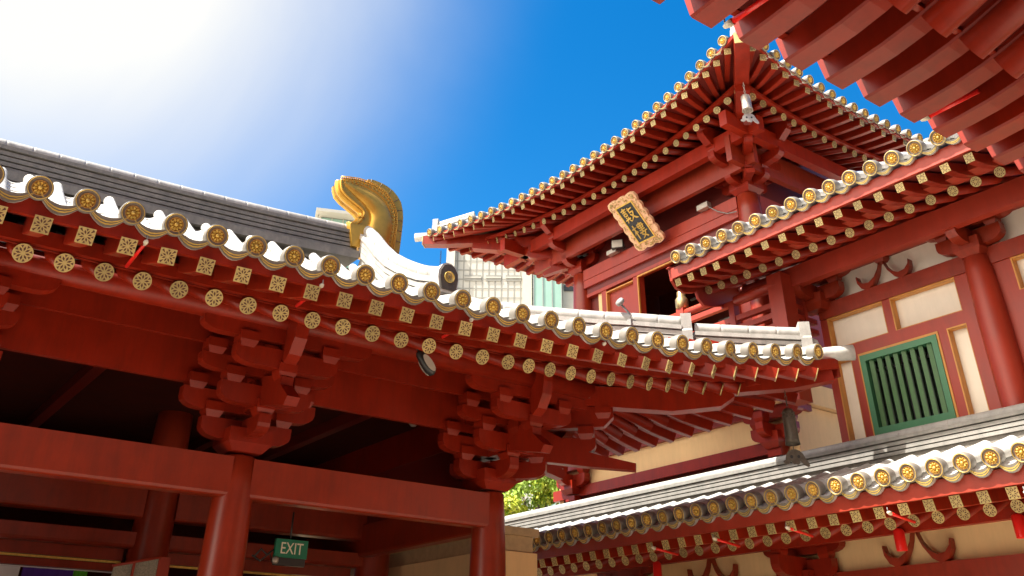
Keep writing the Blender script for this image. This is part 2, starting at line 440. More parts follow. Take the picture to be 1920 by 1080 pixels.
def bracket(par, o, ex, ey, spec, name='bracket_set', m=None, label=None):
    """spec: list of ('X', y, zb, zt, half), ('Y', x, y0, y1, zb, zt), ('D', ...diagonal...), ('B', x, y, z, a)"""
    mx = frame(o, ex, ey, V3((0,0,1))); m = m or M['red']
    b = MB()
    mY = mx @ frame((0,0,0), (0,1,0), (-1,0,0), (0,0,1))
    th = 0.080
    for s in spec:
        if s[0] == 'X':
            _, y, zb, zt, h = s; zb = zb-(zt-zb)*0.22; b.prism(arm_outline(h, h, zb, zt), mx, y-th, y+th)
        elif s[0] == 'Y':
            _, x, y0, y1, zb, zt = s; zb = zb-(zt-zb)*0.18; b.prism(arm_outline(-y0, y1, zb, zt), mY, -x-th*1.02, -x+th*1.02)
        elif s[0] == 'L':      # large cap block
            dou(b, mx, (0,0,s[1]), s[2], 0.10, 0.17)
        elif s[0] == 'N':      # nose head: outline in (y,z)
            b.prism(s[1], mY, -th*1.04, th*1.04)
    r = b.build(name, m, par)
    if label: r['label'] = label
    for s in spec:
        if s[0] == 'B':
            c = MB(); dou(c, Matrix.Identity(4), (0,0,0), s[4] if len(s) > 4 else 0.235)
            c.build('bearing_block', m, r, mx @ T(s[1], s[2], s[3]))
    return r

# =================================================================== GATE HALL (left)
ZUP = V3((0,0,1))
hall = thing('gate_hall', 'red timber gate hall on the left with dark grey tiled roof and golden ridge end', 'temple building', (4.22, 15.5, 0))
EF = Eave((0, 8.54), (1, 0), (0, 1), 5.54, zr=-0.075, s1=0.20, s2=0.0417,
          flare=lambda u: 0.79*(max(0, u-2.6)/9.37)**2, lift=lambda u: 0.40*(max(0, u-5.5)/5.9)**2.6,
          hips=[((11.97, 7.73), (-0.7071, 0.7071))], fan=[(6.7, 10.3)])
# right hand eave of the hall: u = distance from corner measured back along +Y
ES = Eave((11.18, 0), (0, -1), (-1, 0), 5.54, zr=-0.075, s1=0.20, s2=0.0417,
          flare=lambda u: 0.79*(max(0, u+15.5)/7.77)**2.2, lift=lambda u: 0.40*(max(0, u+13.3)/5.6)**2.6,
          hips=[((11.97, 7.73), (-0.7071, 0.7071))], fan=[(-12.2, -9.2)])
HIPC = 19.70
def dend_front(u):
    if u <= 7.32: return 6.62
    if u <= 7.62: return 3.45
    return HIPC - u - 8.54 - 0.10
us = [0.796 + 0.4245*i for i in range(-5, 26)]
tile_rows(EF, hall, us, dend_front, 0.4245)
# tiled roof body under the rows (front, right, back) as one closed skin
b = MB(); rows = []
for k in range(66):
    u = -2.6 + 14.45*k/65
    dm = 6.96 if u <= 7.5 else max(-EF.fl(u)+0.02, HIPC-u-8.54)
    d0 = -EF.fl(u)+0.05
    rows.append([EF.r(u, d0+(dm-d0)*j/14, -0.05) for j in range(15)])
b.sweep(rows, False, 0, False, True)
rows = []
for k in range(41):
    y = 7.86 + 13.0*k/40; u = -y
    d0 = -ES.fl(u)+0.05
    dm = max(d0+.02, 11.18-(HIPC-y)) if y < 12.2 else 3.68
    rows.append([ES.r(u, d0+(dm-d0)*j/12, -0.05) for j in range(13)])
b.sweep(rows, False, 0, False, True)
zt = EF.r(3, 6.96).z - 0.05
b.add([(-2.6,15.5,zt),(7.5,15.5,zt),(7.5,22.4,5.5),(-2.6,22.4,5.5)], [(0,1,2,3)], 0)
b.add([(7.45,12.2,EF.r(7.45,3.6).z-.1),(7.45,18.8,EF.r(7.45,3.6).z-.1),(7.45,15.5,zt)], [(0,1,2)], 0)
b.build('roof', M['tile_d'], hall)
# rafters, boards
usq = [0.907 + 0.386*i for i in range(-5, 28)]
urd = [0.907 + 0.386*i for i in range(-5, 16)] + [7.03 + 0.333*i for i in range(0, 12)]
urd = [u for u in urd if u < 6.75] + [7.016 + 0.334*i for i in range(12)]
rafters(EF, hall, usq, urd, 0.02, -0.335, 0.82, -0.33, sf=0.40)
usq2 = [-8.6 - 0.386*i for i in range(0, 26)]
urd2 = [-9.3 - 0.334*i for i in range(0, 10)] + [-12.6 - 0.386*i for i in range(0, 15)]
rafters(ES, hall, usq2, urd2, 0.02, -0.335, 0.82, -0.33, sf=0.40, ends=False)
strip(EF, hall, 'eave_board', -1.3, 11.86, 0.045, -0.258, -0.10, 0.05, M['red'])
strip(ES, hall, 'eave_board', -20.5, -7.84, 0.045, -0.258, -0.10, 0.05, M['red'])
strip(EF, hall, 'rafter_strip', -1.3, 11.0, 0.77, -0.225, -0.07, 0.14, M['red'])
strip(ES, hall, 'rafter_strip', -20.5, -8.6, 0.77, -0.225, -0.07, 0.14, M['red'])
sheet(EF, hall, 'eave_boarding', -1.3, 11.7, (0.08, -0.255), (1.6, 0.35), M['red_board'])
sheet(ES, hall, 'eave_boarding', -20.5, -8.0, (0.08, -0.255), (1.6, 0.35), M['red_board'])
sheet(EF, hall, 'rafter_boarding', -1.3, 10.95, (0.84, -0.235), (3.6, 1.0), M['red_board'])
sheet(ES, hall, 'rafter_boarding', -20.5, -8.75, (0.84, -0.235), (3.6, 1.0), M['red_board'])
# purlins and facing beams on the bracket planes
b = MB(); b.tube([(-1.5,10.5,5.555),(9.3,10.5,5.555)], 0.155, 18); b.build('round_purlin', M['red'], hall)
b = MB(); b.tube([(9.2,10.4,5.555),(9.2,20.5,5.555)], 0.155, 18); b.build('round_purlin', M['red'], hall)
b = MB(); b.b2((-1.5,11.09,5.30),(9.0,11.15,5.62)); b.build('facing_beam', M['red'], hall)
b = MB(); b.b2((-1.5,11.56,4.905),(8.3,11.64,5.50)); b.build('facing_beam', M['red'], hall)
b = MB(); b.b2((8.56,11.15,5.30),(8.62,20.5,5.62)); b.build('facing_beam', M['red'], hall)
b = MB(); b.b2((8.06,11.6,4.905),(8.14,20.5,5.50)); b.build('facing_beam', M['red'], hall)
# ceiling inside
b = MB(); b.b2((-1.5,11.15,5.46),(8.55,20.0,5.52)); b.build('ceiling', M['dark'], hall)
for x in (1.2, 2.6, 5.4, 6.7):
    b = MB(); b.b2((x-.08,11.7,5.28),(x+.08,19.3,5.46)); b.build('ceiling_joist', M['red_board'], hall)
# columns
def column(par, x, y, r0, r1, z0, z1, m=None):
    b = MB(); pr = []
    for k in range(13):
        f = k/12
        if f < 0.62: r = r0
        else: g = (f-0.62)/0.38; r = r0-(r0-r1)*g*g*0.75
        pr.append((r, z0+(z1-z0)*f))
    pr.append((r1*0.90, z1+0.02))
    b.lathe(pr, T(x, y, 0), 32); return b.build('column', m or M['red_b'], par)
for x in (0.33, 4.22, 8.11): column(hall, x, 11.6, 0.265, 0.205, 0.12, 4.08)
for x in (0.33, 4.45, 8.35): column(hall, x, 15.5, 0.30, 0.27, 0.12, 5.46)
column(hall, 8.11, 19.4, 0.265, 0.205, 0.12, 4.08)
# main tie beams between the columns
def tie(par, x0, x1, y, z0, z1, th=0.26, m=None, ax='x'):
    b = MB(); c = 0.045
    sec = [(-th/2+c, z0), (th/2-c, z0), (th/2-c*.35, z0+c*.35), (th/2, z0+c), (th/2, z1), (-th/2, z1), (-th/2, z0+c), (-th/2+c*.35, z0+c*.35)]
    if ax == 'x': b.sweep([[V3((x, y+a, z)) for a, z in sec] for x in (x0, x1)], True, 0, True, False)
    else: b.sweep([[V3((y+a, x, z)) for a, z in sec] for x in (x0, x1)], True, 0, True, False)
    return b.build('tie_beam', m or M['red_b'], par)
for x0, x1 in ((-1.5, 0.20), (0.46, 4.09), (4.35, 7.98)): tie(hall, x0, x1, 11.53, 3.595, 4.06)
tie(hall, 11.75, 19.2, 8.11, 3.56, 4.06, ax='y')
for x0, x1 in ((-1.5, 0.05), (0.6, 4.2), (4.7, 8.1)):
    tie(hall, x0, x1, 15.45, 3.82, 4.30, th=0.34); tie(hall, x0, x1, 15.5, 3.40, 3.62, th=0.28)
b = MB(); b.b2((8.06,11.85,4.065),(8.12,19.3,4.90)); b.build('side_board', M['red_board'], hall)
# dark inner wall with lintel bands
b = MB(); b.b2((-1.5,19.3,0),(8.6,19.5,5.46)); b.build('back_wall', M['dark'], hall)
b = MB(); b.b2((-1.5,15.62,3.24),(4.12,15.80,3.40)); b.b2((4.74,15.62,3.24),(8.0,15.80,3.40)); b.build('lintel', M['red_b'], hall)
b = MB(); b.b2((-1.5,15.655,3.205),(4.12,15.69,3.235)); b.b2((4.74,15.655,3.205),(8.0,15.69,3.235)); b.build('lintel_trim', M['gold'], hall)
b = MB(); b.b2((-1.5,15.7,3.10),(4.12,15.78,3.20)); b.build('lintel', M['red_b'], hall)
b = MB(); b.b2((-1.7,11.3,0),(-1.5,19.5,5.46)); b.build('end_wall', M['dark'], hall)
b = MB(); b.b2((-4,10.9,0),(8.8,20.2,0.12)); b.build('plinth', M['stone'], hall)
# bracket sets
EX, EYo = V3((-1,0,0)), V3((0,-1,0))
HS = [('L', 0.12, 0.57),
      ('X', 0, 0.21, 0.41, 0.60), ('Y', 0, -0.55, 0.63, 0.215, 0.41),
      ('B', 0.47, 0, 0.485), ('B', -0.47, 0, 0.485), ('B', 0, 0.5, 0.475),
      ('X', 0, 0.54, 0.74, 0.90), ('X', 0.5, 0.545, 0.75, 0.60), ('Y', 0, -0.6, 1.17, 0.55, 0.74),
      ('B', 0.74, 0, 0.80), ('B', -0.74, 0, 0.80), ('B', 0.45, 0.5, 0.82), ('B', -0.45, 0.5, 0.82), ('B', 0, 1.05, 0.80),
      ('N', [(0.3,0.92),(0.95,0.80),(1.44,0.44),(1.36,0.35),(0.62,0.50),(0.3,0.62)]),
      ('X', 0.5, 0.90, 1.05, 0.90), ('X', 1.05, 0.875, 1.06, 0.68),
      ('B', 0.74, 0.5, 1.12), ('B', -0.74, 0.5, 1.12), ('B', 0.545, 1.05, 1.10), ('B', -0.545, 1.05, 1.10),
      ('N', [(-0.5,0.92),(1.18,0.90),(1.30,0.98),(1.42,1.16),(1.45,1.34),(1.45,1.52),(-0.5,1.52)]),
      ('X', 1.05, 1.19, 1.36, 1.13)]
bracket(hall, V3((4.22,11.55,4.1)), EX, EYo, HS, label='bracket set on the column nearest the EXIT sign')
bracket(hall, V3((0.33,11.55,4.1)), EX, EYo, HS)
HC = [s for s in HS if not (s[0] == 'N')]
HN = HC + [('N', [(-0.5,0.92),(1.18,0.90),(1.30,0.98),(1.42,1.16),(1.45,1.34),(1.45,1.52),(-0.5,1.52)]), ('N', [(0.3,0.92),(0.95,0.80),(1.44,0.44),(1.36,0.35),(0.62,0.50),(0.3,0.62)])]
bracket(hall, V3((8.11,11.6,4.1)), EX, EYo, HN, label='corner bracket set above the right hand column')
bracket(hall, V3((8.11,11.6,4.1)), V3((0,-1,0)), V3((1,0,0)), HN[1:])
s2 = 0.70711
HD = [('Y', 0, -0.6, 0.86, 0.22, 0.415), ('B', 0, 0.72, 0.475), ('Y', 0, -0.6, 1.62, 0.555, 0.745), ('B', 0, 1.48, 0.80),
      ('N', [(0.2,1.05),(0.9,0.86),(1.55,0.52),(2.20,0.36),(2.19,0.26),(1.5,0.33),(0.8,0.42),(0.2,0.55)]),
      ('N', [(0.2,1.20),(1.9,1.20),(1.9,1.04),(1.75,0.90),(0.2,0.88)]), ('B', 0, 1.75, 1.10, 0.24)]
bracket(hall, V3((8.11,11.6,4.1)), V3((-s2,-s2,0)), V3((s2,-s2,0)), HD)
# hip beams at the corner
def hip_beam(par, path, w, hs, m=None, name='hip_beam', ends=None):
    b = MB(); b.bar(path, w, hs); return b.build(name, m or M['red'], par)
D = V3((s2,-s2,0))
def hp(t, z): return V3((8.11,11.6,0)) + D*t + V3((0,0,z))
hip_beam(hall, [hp(0.2,5.75), hp(1.6,5.46), hp(2.8,5.36), hp(3.5,5.40), hp(3.72,5.44)], 0.24, [(0.15,0.15),(0.15,0.15),(0.17,0.15),(0.16,0.15),(0.06,0.15)])
hip_beam(hall, [hp(1.6,5.76), hp(2.8,5.60), hp(3.8,5.58), hp(4.6,5.63), hp(5.20,5.71)], 0.21, [(0.10,0.12),(0.12,0.12),(0.14,0.12),(0.15,0.12),(0.13,0.12)])

# ---- ridges of the hall
def course_stack(par, name, path, side_w, z0, n, ch, m, topr=0.0, toff=0.0, seg=0.42, skirt=0.0):
    """stacked flat courses following a path (plan+z), with a round tile on top"""
    b = MB()
    path = [V3(p) for p in path]
    for c in range(n):
        w = side_w*(1.0 if c % 2 == 0 else 0.985) + (0.05 if c == n-1 else 0)
        pts = [p + V3((0,0,z0+ch*c+ch*0.5)) for p in path]
        b.bar(pts, w, ch*0.72)
        b.bar(pts, w-0.15, ch*1.02)
    if skirt: b.bar([p + V3((0,0,z0-skirt/2)) for p in path], side_w*0.8, skirt)
    o = b.build(name, m, par)
    if topr:
        b = MB(); pts = [p + V3((0,0,z0+ch*n+topr*0.55)) for p in path]
        # resample into tile segments with small lips
        dist = [0]
        for i in range(1, len(pts)): dist.append(dist[-1]+(pts[i]-pts[i-1]).length)
        def at(s):
            for i in range(1, len(pts)):
                if s <= dist[i] or i == len(pts)-1:
                    f = (s-dist[i-1])/max(1e-6, dist[i]-dist[i-1]); return pts[i-1].lerp(pts[i], f)
        s = 0; P = []; R = []
        while s < dist[-1]-1e-3:
            e = min(dist[-1], s+seg)
            for q, r in ((s+0.001, topr*0.985), (s+0.004, topr), (s+0.03, topr), (s+(e-s)*.5, topr), (e-0.045, topr), (e-0.018, topr), (e-0.014, topr*0.965), (e-0.001, topr*0.965)):
                P.append(at(min(q, dist[-1]))); R.append(r)
            s = e
        b.tube(P, R, 14); b.build('ridge_tile', M['tile_r'], o)
    return o
def rz(x): return 8.78 + 0.034*(x-0.64) + 0.006*max(0, x-3)**2
RP = [(-2.6+9.9*k/12, 15.5, rz(-2.6+9.9*k/12)) for k in range(13)]
course_stack(hall, 'main_ridge', RP, 0.40, 0.0, 5, 0.095, M['tile_d'], 0.115)
# mouldings at the foot of the main ridge
b = MB(); b.bar([V3(p)+V3((0,-0.02,-0.10)) for p in RP], 0.62, 0.16); b.build('ridge_foot', M['tile_d'], hall)
# descending ridge: from the ridge end down the front, curved
def roofz(y): return EF.r(7.5, y-8.54).z
DT = [(15.30,9.78),(14.92,9.48),(14.5,9.08),(14.05,8.72),(13.6,8.44),(13.2,8.22),(12.8,8.02),(12.44,7.88),(12.12,7.78)]
DP = [(7.5, y, z-0.725) for y, z in DT]
dr = course_stack(hall, 'descending_ridge', DP, 0.34, 0.0, 4, 0.128, M['tile_r'], 0.125, skirt=0.42)
b = MB(); zc = 7.26
zc = 7.535
oct_ = [(x*0.62,z*0.62-0.06) for x,z in [(-0.26,-0.42),(0.26,-0.42),(0.33,-0.02),(0.31,0.18),(0.2,0.36),(0.07,0.43),(-0.07,0.43),(-0.2,0.36),(-0.31,0.18),(-0.33,-0.02)]]
mxp = frame((7.5,12.16,zc+0.06), (1,0,0), (0,1,0), (0,0,1))
b.prism(oct_, mxp, -0.10, 0.18, 0)
b.prism([(x*.86,(z+.06)*.86-.06) for x,z in oct_], mxp, -0.13, -0.10, 1)
b.lathe([(0.100,0.0),(0.100,0.02),(0.090,0.02),(0.086,0.012),(0.001,0.012)], frame((7.5,12.03,zc), (1,0,0), (0,0,1), (0,-1,0)), 24, 2)
o = b.build('ridge_end_cap', [M['tile'], M['iron'], M['gold']], dr)
b = MB()   # raised foliate motif on the medallion
mm = lambda pts: [V3((7.5+x*.6, 12.012, zc+z*.6)) for x, z in pts]
for pts in ([(-.10,.02),(-.05,.09),(.03,.10),(.07,.05)], [(-.09,-.03),(-.03,-.08),(-.02,-.01),(-.07,.02)], [(.02,-.09),(.05,-.02),(.02,.03),(.08,.01)], [(-.02,.05),(0,0),(.01,-.05)]):
    b.tube(mm(pts), 0.005, 5)
b.build('medallion_motif', M['brown'], o)
# hip ridge to the corner
HTOP = [(0.25,7.30),(0.55,7.17),(1.55,6.99),(2.67,6.84),(3.86,6.72),(4.1,6.58),(4.92,6.50),(5.75,6.43)]     # top of the round tile, by distance along the hip
def hipz(t):
    for (a, za), (c, zc_) in zip(HTOP, HTOP[1:]):
        if t <= c or c == 5.75: return za+(zc_-za)*(t-a)/(c-a)
HP = [(7.5+t*s2, 12.2-t*s2, hipz(t)-0.545) for t in (0.25, 0.55, 1.0, 1.55, 2.1, 2.67, 3.2, 3.9)]
hr = course_stack(hall, 'hip_ridge', HP, 0.30, 0.0, 4, 0.092, M['tile_r'], 0.115, skirt=0.35)
HP2 = [(7.5+t*s2, 12.2-t*s2, hipz(t)-0.42) for t in (4.1, 4.5, 4.92, 5.3, 5.70)]
hr2 = course_stack(hall, 'lower_hip_ridge', HP2, 0.26, 0.0, 3, 0.085, M['tile_r'], 0.105, skirt=0.30)
def ridge_block(par, t, h, w):
    x = 7.5+t*s2; y = 12.2-t*s2; z = hipz(t)-h+0.07
    b = MB(); mx = frame((x,y,z), (s2,s2,0), (s2,-s2,0), (0,0,1))
    b.box((0,0,0), (0.001,0.001,0.001)) if False else None
    pr = [(-w,-0.05),(w,-0.05),(w*1.05,h*0.45),(w*0.92,h*0.52),(w*0.95,h*0.96),(w*0.6,h),(-w*0.6,h),(-w*0.95,h*0.96),(-w*0.92,h*0.52),(-w*1.05,h*0.45)]
    b.prism(pr, mx, -0.08, 0.08)
    b.lathe([(0.07,0.0),(0.085,0.03),(0.05,0.10),(0.001,0.12)], frame(mx @ V3((0,0.08,h*0.35)), (s2,s2,0), (0,0,1), (s2,-s2,0)), 12)
    return b.build('ridge_block', M['tile_r'], par)
ridge_block(hr, 3.98, 0.56, 0.17); ridge_block(hr2, 5.76, 0.50, 0.15)
# corner tile
cx = V3((11.97,7.73,0)); 
b = MB(); P = []
for t in (0.55, 0.3, 0.05, -0.12):
    x = 11.97-t*s2; y = 7.73+t*s2; P.append(V3((x,y,5.99+0.02*(0.55-t)/0.6)))
b.tube(P, [0.10,0.105,0.112,0.118], 14); b.build('corner_tile', M['tile'], hall)
# golden ridge end ornament: outline in x,z at y = 15.5
prof = [(7.15,9.25),(7.06,9.67),(7.21,9.72),(7.30,9.82),(7.37,9.95),(7.37,10.04),(7.30,10.105),(7.16,10.17),(6.97,10.26),(6.83,10.365),(6.775,10.50),(6.76,10.605),(6.84,10.68),(6.95,10.715),(7.19,10.765),(7.395,10.755),
        (7.425,10.88),(7.56,10.905),(7.745,10.895),(7.90,10.86),(8.045,10.80),(8.17,10.70),(8.265,10.58),(8.32,10.405),(8.345,10.22),(8.345,10.03),(8.335,9.75),(8.32,9.45),(8.30,9.2)]
orn = MB(); mxo = frame((0,15.5,0), (1,0,0), (0,1,0), (0,0,1))
def inset(k):
    cxx, czz = 7.75, 10.0
    return [(x+(cxx-x)*k, z+(czz-z)*k*0.9) for x, z in prof]
inner = prof[:16] + [(7.62,10.74),(7.82,10.67),(7.99,10.55),(8.10,10.38),(8.155,10.20),(8.16,10.0),(8.15,9.75),(8.13,9.45),(8.11,9.2)]
orn.prism(inner, mxo, -0.20, 0.20)
orn.prism(prof, mxo, -0.13, 0.13)
chw = orn.build('ridge_ornament', M['goldo'], hall)
# swelling body (beak) and edge bands
b = MB()
def smooth_path(P, n=6):
    out = []
    for i in range(len(P)-1):
        p0, p1, p2, p3 = P[max(i-1,0)], P[i], P[i+1], P[min(i+2,len(P)-1)]
        for k in range(n):
            t = k/n; out.append(tuple(0.5*((2*p1[q])+(-p0[q]+p2[q])*t+(2*p0[q]-5*p1[q]+4*p2[q]-p3[q])*t*t+(-p0[q]+3*p1[q]-3*p2[q]+p3[q])*t**3) for q in range(len(p1))))
    return out+[P[-1]]
ax_ = smooth_path([(6.86,10.585,.05),(7.02,10.52,.10),(7.25,10.44,.15),(7.50,10.34,.20),(7.70,10.17,.245),(7.78,9.96,.265),(7.76,9.70,.27),(7.72,9.40,.27),(7.70,9.20,.27)])
bo = MB(); bo.tube([(x,0,z) for x,z,r in ax_], [r for x,z,r in ax_], 24)
bo.v = [(x, 15.31+y*0.55, z) for x, y, z in bo.v]
bo.build('ornament_body', M['goldo'], chw)
lip = smooth_path([(7.08,9.68),(7.21,9.725),(7.30,9.82),(7.365,9.95),(7.365,10.04),(7.30,10.105),(7.16,10.17),(6.97,10.26),(6.83,10.365),(6.775,10.50),(6.77,10.60)], 5)
b.tube([(x,15.27,z) for x,z in lip], 0.030, 8); b.tube([(x,15.38,z) for x,z in lip], 0.085, 12)
b.build('ornament_jaw', M['goldo'], chw)
b = MB()
b.prism([(7.16,9.20),(7.06,9.67),(7.25,9.70),(7.62,9.72),(7.66,9.20)], mxo, -0.27, 0.27)
b.build('ornament_base', M['goldo'], chw)
crest = [(6.79,10.615),(6.95,10.665),(7.19,10.71),(7.40,10.71),(7.62,10.68),(7.80,10.60),(7.94,10.49),(8.04,10.34),(8.09,10.18),(8.10,10.0),(8.09,9.72),(8.06,9.40)]
b = MB()
for off, r in ((0.0, 0.017), (0.075, 0.012), (-0.09, 0.014)):
    pts = []
    for i, (x, z) in enumerate(crest):
        a = crest[max(0,i-1)]; c = crest[min(len(crest)-1,i+1)]
        tx, tz = c[0]-a[0], c[1]-a[1]; l = math.hypot(tx,tz); nx, nz = -tz/l, tx/l
        k = off if off >= 0 else off*min(1, i/4)
        pts.append(V3((x+nx*k, 15.295, z+nz*k)))
    b.tube(pts, r, 6)
b.build('crest_moulding', M['goldo'], chw)
b = MB()
def along(cr, n):
    L = [0]
    for i in range(1, len(cr)): L.append(L[-1]+math.dist(cr[i], cr[i-1]))
    out = []
    for k in range(n):
        s = L[-1]*k/(n-1)
        for i in range(1, len(cr)):
            if s <= L[i]+1e-6:
                f = (s-L[i-1])/(L[i]-L[i-1]); out.append((cr[i-1][0]+(cr[i][0]-cr[i-1][0])*f, cr[i-1][1]+(cr[i][1]-cr[i-1][1])*f, cr[i][0]-cr[i-1][0], cr[i][1]-cr[i-1][1])); break
    return out
for x, z, tx, tz in along(crest, 52):
    l = math.hypot(tx,tz); nx, nz = -tz/l, tx/l
    b.lathe([(0.001,-0.018),(0.016,-0.010),(0.018,0.0),(0.016,0.010),(0.001,0.018)], T(x+nx*0.04, 15.29, z+nz*0.04), 6, 0, False)
b.build('bead_row', M['goldo'], chw)
b = MB()
for x, z, tx, tz in along(crest, 26):
    l = math.hypot(tx,tz); nx, nz = -tz/l, tx/l
    mx = frame((x-nx*0.045, 15.295, z-nz*0.045), (tx/l,0,tz/l), (0,1,0), (nx,0,nz))
    b.box((0,0,0), (0.035,0.03,0.062), 0, None) if False else b.add([mx @ V3(p) for p in [(-.02,-.015,-.03),(.02,-.015,-.03),(.02,.02,-.03),(-.02,.02,-.03),(-.02,-.015,.03),(.02,-.015,.03),(.02,.02,.03),(-.02,.02,.03)]], [(3,2,1,0),(4,5,6,7),(0,1,5,4),(1,2,6,5),(2,3,7,6),(3,0,4,7)])
b.build('crest_slots', M['goldo'], chw)
b = MB()
spine = [(7.50,10.87),(7.74,10.86),(8.02,10.76),(8.20,10.57),(8.28,10.35),(8.31,10.05),(8.30,9.75),(8.28,9.40)]
for x, z, tx, tz in along(spine, 9):
    l = math.hypot(tx,tz); nx, nz = -tz/l, tx/l
    b.tube([(x-nx*0.10,15.365,z-nz*0.10),(x+nx*0.03,15.365,z+nz*0.03)], 0.008, 5)
b.build('spine_joints', M['brown'], chw)

# =================================================================== DRUM TOWER (centre right)
tower = thing('drum_tower', 'tall red drum tower in the middle with upturned eaves and hanging name board', 'temple building', (15.0, 13.0, 0))
HD1 = V3((2.75, 2.45, 0)).normalized(); HD2 = V3((2.75, -3.0, 0)).normalized()
tfl = lambda u: 0.75*((u-13.5)/5.5)**2 if abs(u-13.5) < 6.2 else 0.75*(6.2/5.5)**2
tli = lambda u: 0.17*(min(abs(u-13.5), 6)/5.1)**2.4
TL = Eave((11.6, 0), (0, 1), (1, 0), 11.68, zr=-0.045, flare=tfl, lift=tli, s1=0.30,
          hips=[((10.84, 7.85), HD1), ((10.86, 19.0), HD2)], fan=[(10.6, 8.2), (15.3, 18.2)])
TR = Eave((0, 8.15), (1, 0), (0, 1), 11.68, zr=-0.045, flare=lambda u: 0.30*(min(abs(u-14.7), 4.4)/3.9)**2, lift=lambda u: 0.17*(min(abs(u-14.7), 4.4)/3.9)**2 + 0.03, s1=0.26,
          hips=[((10.84, 7.85), HD1), ((18.7, 7.85), V3((-2.75, 2.45, 0)).normalized())], fan=[(13.3, 11.2), (16.2, 18.4)])
TN = Eave((0, 18.7), (1, 0), (0, -1), 11.68, zr=-0.045, flare=lambda u: 0.30*(min(abs(u-14.7), 4.4)/3.9)**2, lift=lambda u: 0.17*(min(abs(u-14.7), 4.4)/3.9)**2 + 0.03, s1=0.26,
          hips=[((10.86, 19.0), HD2), ((18.7, 19.0), V3((-2.75, -3.0, 0)).normalized())], fan=[(13.3, 11.2), (16.2, 18.4)])
def dT(E):
    def f(u):
        P = E.p(u, -E.fl(u)*0+0.0, 0); return min(1.5, max(0.0, E.hipd(P, E.N) - 0.12))
    return f
tile_rows(TL, tower, [8.344+0.3668*i for i in range(0, 29)], dT(TL), 0.367, False, R=0.078, cap=CAPS, dr=0.35)
tile_rows(TR, tower, [11.25+0.3668*i for i in range(0, 20)], dT(TR), 0.367, False, R=0.078, cap=CAPS, dr=0.35)
def skin(E, ua, ub, dmax, n=40):
    rows = []
    for k in range(n+1):
        u = ua+(ub-ua)*k/n; d0 = -E.fl(u)+0.04
        P = E.p(u, 0, 0); h = max(d0+0.02, min(dmax, E.hipd(P, E.N)))
        rows.append([E.r(u, d0+(h-d0)*j/8, -0.0) for j in range(9)])
    return rows
b = MB()
for E_, a, c in ((TL, 7.95, 18.95), (TR, 10.95, 18.6), (TN, 10.95, 18.6)): b.sweep(skin(E_, a, c, 4.2), False, 0, False, True)
za = TL.z0 + 1.6
b.add([(13.2,10.6,za-.25),(16.6,10.6,za-.25),(16.6,16.2,za-.25),(13.2,16.2,za-.25),(14.9,12.4,za+.9),(14.9,14.4,za+.9)], [(0,1,4),(1,2,5,4),(2,3,5),(3,0,4,5)], 0)
b.build('roof', M['tile_d'], tower)
tr_f = [8.36+0.352*i for i in range(0, 30)]
tr_r = [8.95+0.335*i for i in range(0, 6)] + [10.95+0.352*i for i in range(0, 14)] + [15.9+0.325*i for i in range(0, 8)]
KW = dict(sf=0.20, sr=0.30, lf=1.5, lr=1.95, w=0.112, rr=0.066, curve=0.05, sq=SQ2, rd=RD2)
rafters(TL, tower, tr_f, tr_r, 0.09, -0.155, 0.84, -0.285, **KW)
rafters(TR, tower, [11.30+0.36*i for i in range(0, 20)], [11.95+0.335*i for i in range(0, 18)], 0.09, -0.155, 0.84, -0.285, **KW)
rafters(TN, tower, [11.30+0.36*i for i in range(0, 20)], [11.95+0.335*i for i in range(0, 18)], 0.09, -0.155, 0.84, -0.285, ends=False, **KW)
for E_, a, c in ((TL, 7.9, 18.95), (TR, 10.9, 18.6), (TN, 10.9, 18.6)):
    strip(E_, tower, 'eave_board', a, c, 0.02, -0.10, -0.02, 0.05, M['red'])
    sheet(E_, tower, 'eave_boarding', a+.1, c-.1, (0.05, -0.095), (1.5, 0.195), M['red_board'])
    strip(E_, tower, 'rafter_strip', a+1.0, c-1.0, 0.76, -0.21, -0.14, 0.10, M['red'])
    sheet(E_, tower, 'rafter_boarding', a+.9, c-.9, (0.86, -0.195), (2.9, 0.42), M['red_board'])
# hip beams
def hip2(par, c0, tip, zs, w=0.24):
    c0 = V3((*c0,0)); tip = V3((*tip,0)); P = [c0.lerp(tip, f)+V3((0,0,z)) for f, z in zs]
    return P
for c0, tip in (((13.6,10.34),(10.93,7.93)), ((13.6,15.9),(10.95,18.9))):
    P = hip2(tower, c0, tip, [(0.0,11.62),(0.25,11.46),(0.5,11.42),(0.66,11.46)]); b = MB(); b.bar(P, 0.26, [(0.17,0.12)]*3+[(0.10,0.12)])
    o = b.build('hip_beam', M['red'], tower)
    P = hip2(tower, c0, tip, [(0.35,11.66),(0.6,11.63),(0.85,11.68),(1.0,11.74)]); b = MB(); b.bar(P, 0.27, [(0.14,0.09)]*4)
    o = b.build('hip_beam', M['red'], tower)
    t = (P[-1]-P[-2]).normalized(); t = -V3((t.x,t.y,0)).normalized(); x = t.cross(ZUP).normalized()
    mb = MB(); mb.box((0,-0.008,0),(0.27,0.016,0.24),0); petals(mb, 0.115, True)
    mb.build('gilded_end', [M['goldp'], M['maroon']], o, frame(P[-1]-t*0.002+V3((0,0,-0.03)), x, t, ZUP))
